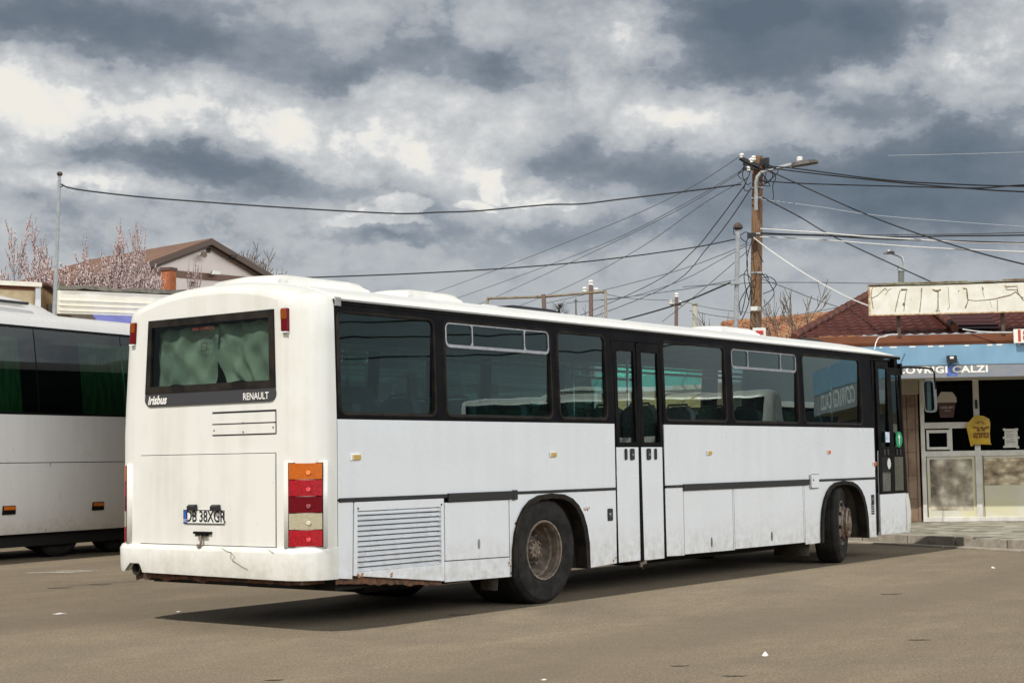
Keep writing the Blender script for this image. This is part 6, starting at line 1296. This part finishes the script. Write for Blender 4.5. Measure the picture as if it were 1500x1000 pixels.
for b in [(588, 306, 42, 20, .25, False, azs, els, True), (545, 325, 82, 15, .19, False, azs, els, True), (520, 312, 16, 12, .12, False, azs, els, True), (570, 345, 90, 9, -.26, True, azs, els), (722, 282, 26, 34, .16, False, azs, els, True), (775, 292, 36, 30, .14, False, azs, els, True), (690, 306, 30, 12, .18, False, azs, els, True), (815, 305, 30, 14, .12, False, azs, els, True), (20, 75, 38, 34, .16, True, azs, els, True), (985, 180, 50, 18, .10, True, azs, els, True)]:
    acc = M_('ADD', acc, blob(*b))
fb = nz(5, 10, .6, st=(1, 1, 2.6)); fb2 = nz(19, 9, .62, st=(1, 1, 1.9)); fb3 = nz(60, 6, .55, st=(1, 1, 1.6))
# unseen sky behind the camera is brightened as added fill for the bus side
def dot(v):
    n = N(nt, 'ShaderNodeVectorMath', operation='DOT_PRODUCT'); L(DIR, n.inputs[0]); n.inputs[1].default_value = v; return n.outputs['Value']
side = N(nt, 'ShaderNodeMapRange', i_From_Min=.55, i_From_Max=-.15); side.interpolation_type = 'SMOOTHSTEP'; L(dot((math.cos(YAW), math.sin(YAW), -.25)), side.inputs[0])
low = N(nt, 'ShaderNodeMapRange', i_From_Min=.155, i_From_Max=.085); low.interpolation_type = 'SMOOTHSTEP'; L(el, low.inputs[0])   # clouds merge to even grey at the horizon
keep = M_('SUBTRACT', 1, M_('MULTIPLY', low.outputs[0], .75))
val = M_('ADD', M_('MULTIPLY', acc, 1.0), M_('MULTIPLY', M_('SUBTRACT', fb.outputs[0], .5), .55)); val = M_('ADD', val, M_('MULTIPLY', M_('SUBTRACT', fb2.outputs[0], .5), .42)); val = M_('ADD', val, M_('MULTIPLY', M_('SUBTRACT', fb3.outputs[0], .5), .10))
b1 = nz(15, 8, .60, st=(1, 1, 1.35)); bl1 = M_('SUBTRACT', M_('MULTIPLY', M_('ABSOLUTE', M_('SUBTRACT', b1.outputs[0], .5)), 2), .16)
puff = M_('ADD', .28, M_('MULTIPLY', acc, 2.2), clamp=True); val = M_('ADD', val, M_('MULTIPLY', M_('MULTIPLY', bl1, puff), .95))
mr2 = N(nt, 'ShaderNodeMapRange', i_From_Min=.20, i_From_Max=.34, i_To_Max=.085); mr2.interpolation_type = 'SMOOTHSTEP'
L(M_('ADD', M_('ADD', acc, M_('MULTIPLY', bl1, .75)), M_('MULTIPLY', M_('SUBTRACT', fb2.outputs[0], .5), .55)), mr2.inputs[0])
mr3 = N(nt, 'ShaderNodeMapRange', i_From_Min=-.12, i_From_Max=-.03, i_To_Min=-.07, i_To_Max=0.0); mr3.interpolation_type = 'SMOOTHSTEP'
L(M_('ADD', M_('ADD', acc, M_('MULTIPLY', bl1, .5)), M_('MULTIPLY', M_('SUBTRACT', fb2.outputs[0], .5), .6)), mr3.inputs[0])
val = M_('ADD', M_('ADD', val, mr2.outputs[0]), mr3.outputs[0])
val = M_('ADD', M_('MULTIPLY', val, keep), M_('ADD', .505, M_('MULTIPLY', low.outputs[0], .035)))
lowside = N(nt, 'ShaderNodeMapRange', i_From_Min=.30, i_From_Max=.14); lowside.interpolation_type = 'SMOOTHSTEP'; L(el, lowside.inputs[0])
val = M_('ADD', val, M_('MULTIPLY', side.outputs[0], M_('SUBTRACT', .25, M_('MULTIPLY', lowside.outputs[0], .50))))
cr = N(nt, 'ShaderNodeValToRGB'); L(val, cr.inputs[0]); e = cr.color_ramp.elements
e[0].position = 0; e[0].color = (.115, .150, .190, 1); e[1].position = 1.0; e[1].color = (.92, .88, .80, 1)
for p_, c_ in ((.18, (.165, .197, .238)), (.34, (.27, .305, .35)), (.46, (.385, .412, .447)), (.60, (.53, .55, .565)), (.76, (.71, .715, .71)), (.88, (.85, .84, .81))): x = e.new(p_); x.color = (*c_, 1)
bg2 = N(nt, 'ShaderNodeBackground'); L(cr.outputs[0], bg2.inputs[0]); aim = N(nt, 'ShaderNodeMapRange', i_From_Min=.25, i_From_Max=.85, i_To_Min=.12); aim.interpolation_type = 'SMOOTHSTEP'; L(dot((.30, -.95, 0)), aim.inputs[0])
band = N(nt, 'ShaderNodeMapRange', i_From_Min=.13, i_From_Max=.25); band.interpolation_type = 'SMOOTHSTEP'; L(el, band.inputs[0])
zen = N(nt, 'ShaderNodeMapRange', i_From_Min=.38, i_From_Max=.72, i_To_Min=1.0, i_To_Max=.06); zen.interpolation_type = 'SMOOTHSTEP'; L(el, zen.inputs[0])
st_n = M_('MULTIPLY', zen.outputs[0], M_('ADD', 1.0, M_('MULTIPLY', side.outputs[0], M_('SUBTRACT', M_('MULTIPLY', M_('MULTIPLY', band.outputs[0], aim.outputs[0]), 7.0), M_('MULTIPLY', lowside.outputs[0], .45))))); L(st_n, bg2.inputs[1])  # unseen sky band boosted to light the bus side, zenith dimmed to deepen shadows
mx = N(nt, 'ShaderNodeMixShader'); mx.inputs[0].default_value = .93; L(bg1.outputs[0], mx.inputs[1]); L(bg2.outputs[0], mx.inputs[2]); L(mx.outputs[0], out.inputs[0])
w.cycles.sampling_method = 'MANUAL'; w.cycles.sample_map_resolution = 512
S.view_settings.view_transform = 'Standard'; S.view_settings.look = 'None'; S.view_settings.exposure = 0; S.view_settings.gamma = 1
S.render.engine = 'CYCLES'; S.cycles.max_bounces = 8; S.cycles.transparent_max_bounces = 24; S.cycles.use_denoising = True; S.cycles.caustics_reflective = False; S.cycles.sample_clamp_indirect = 4
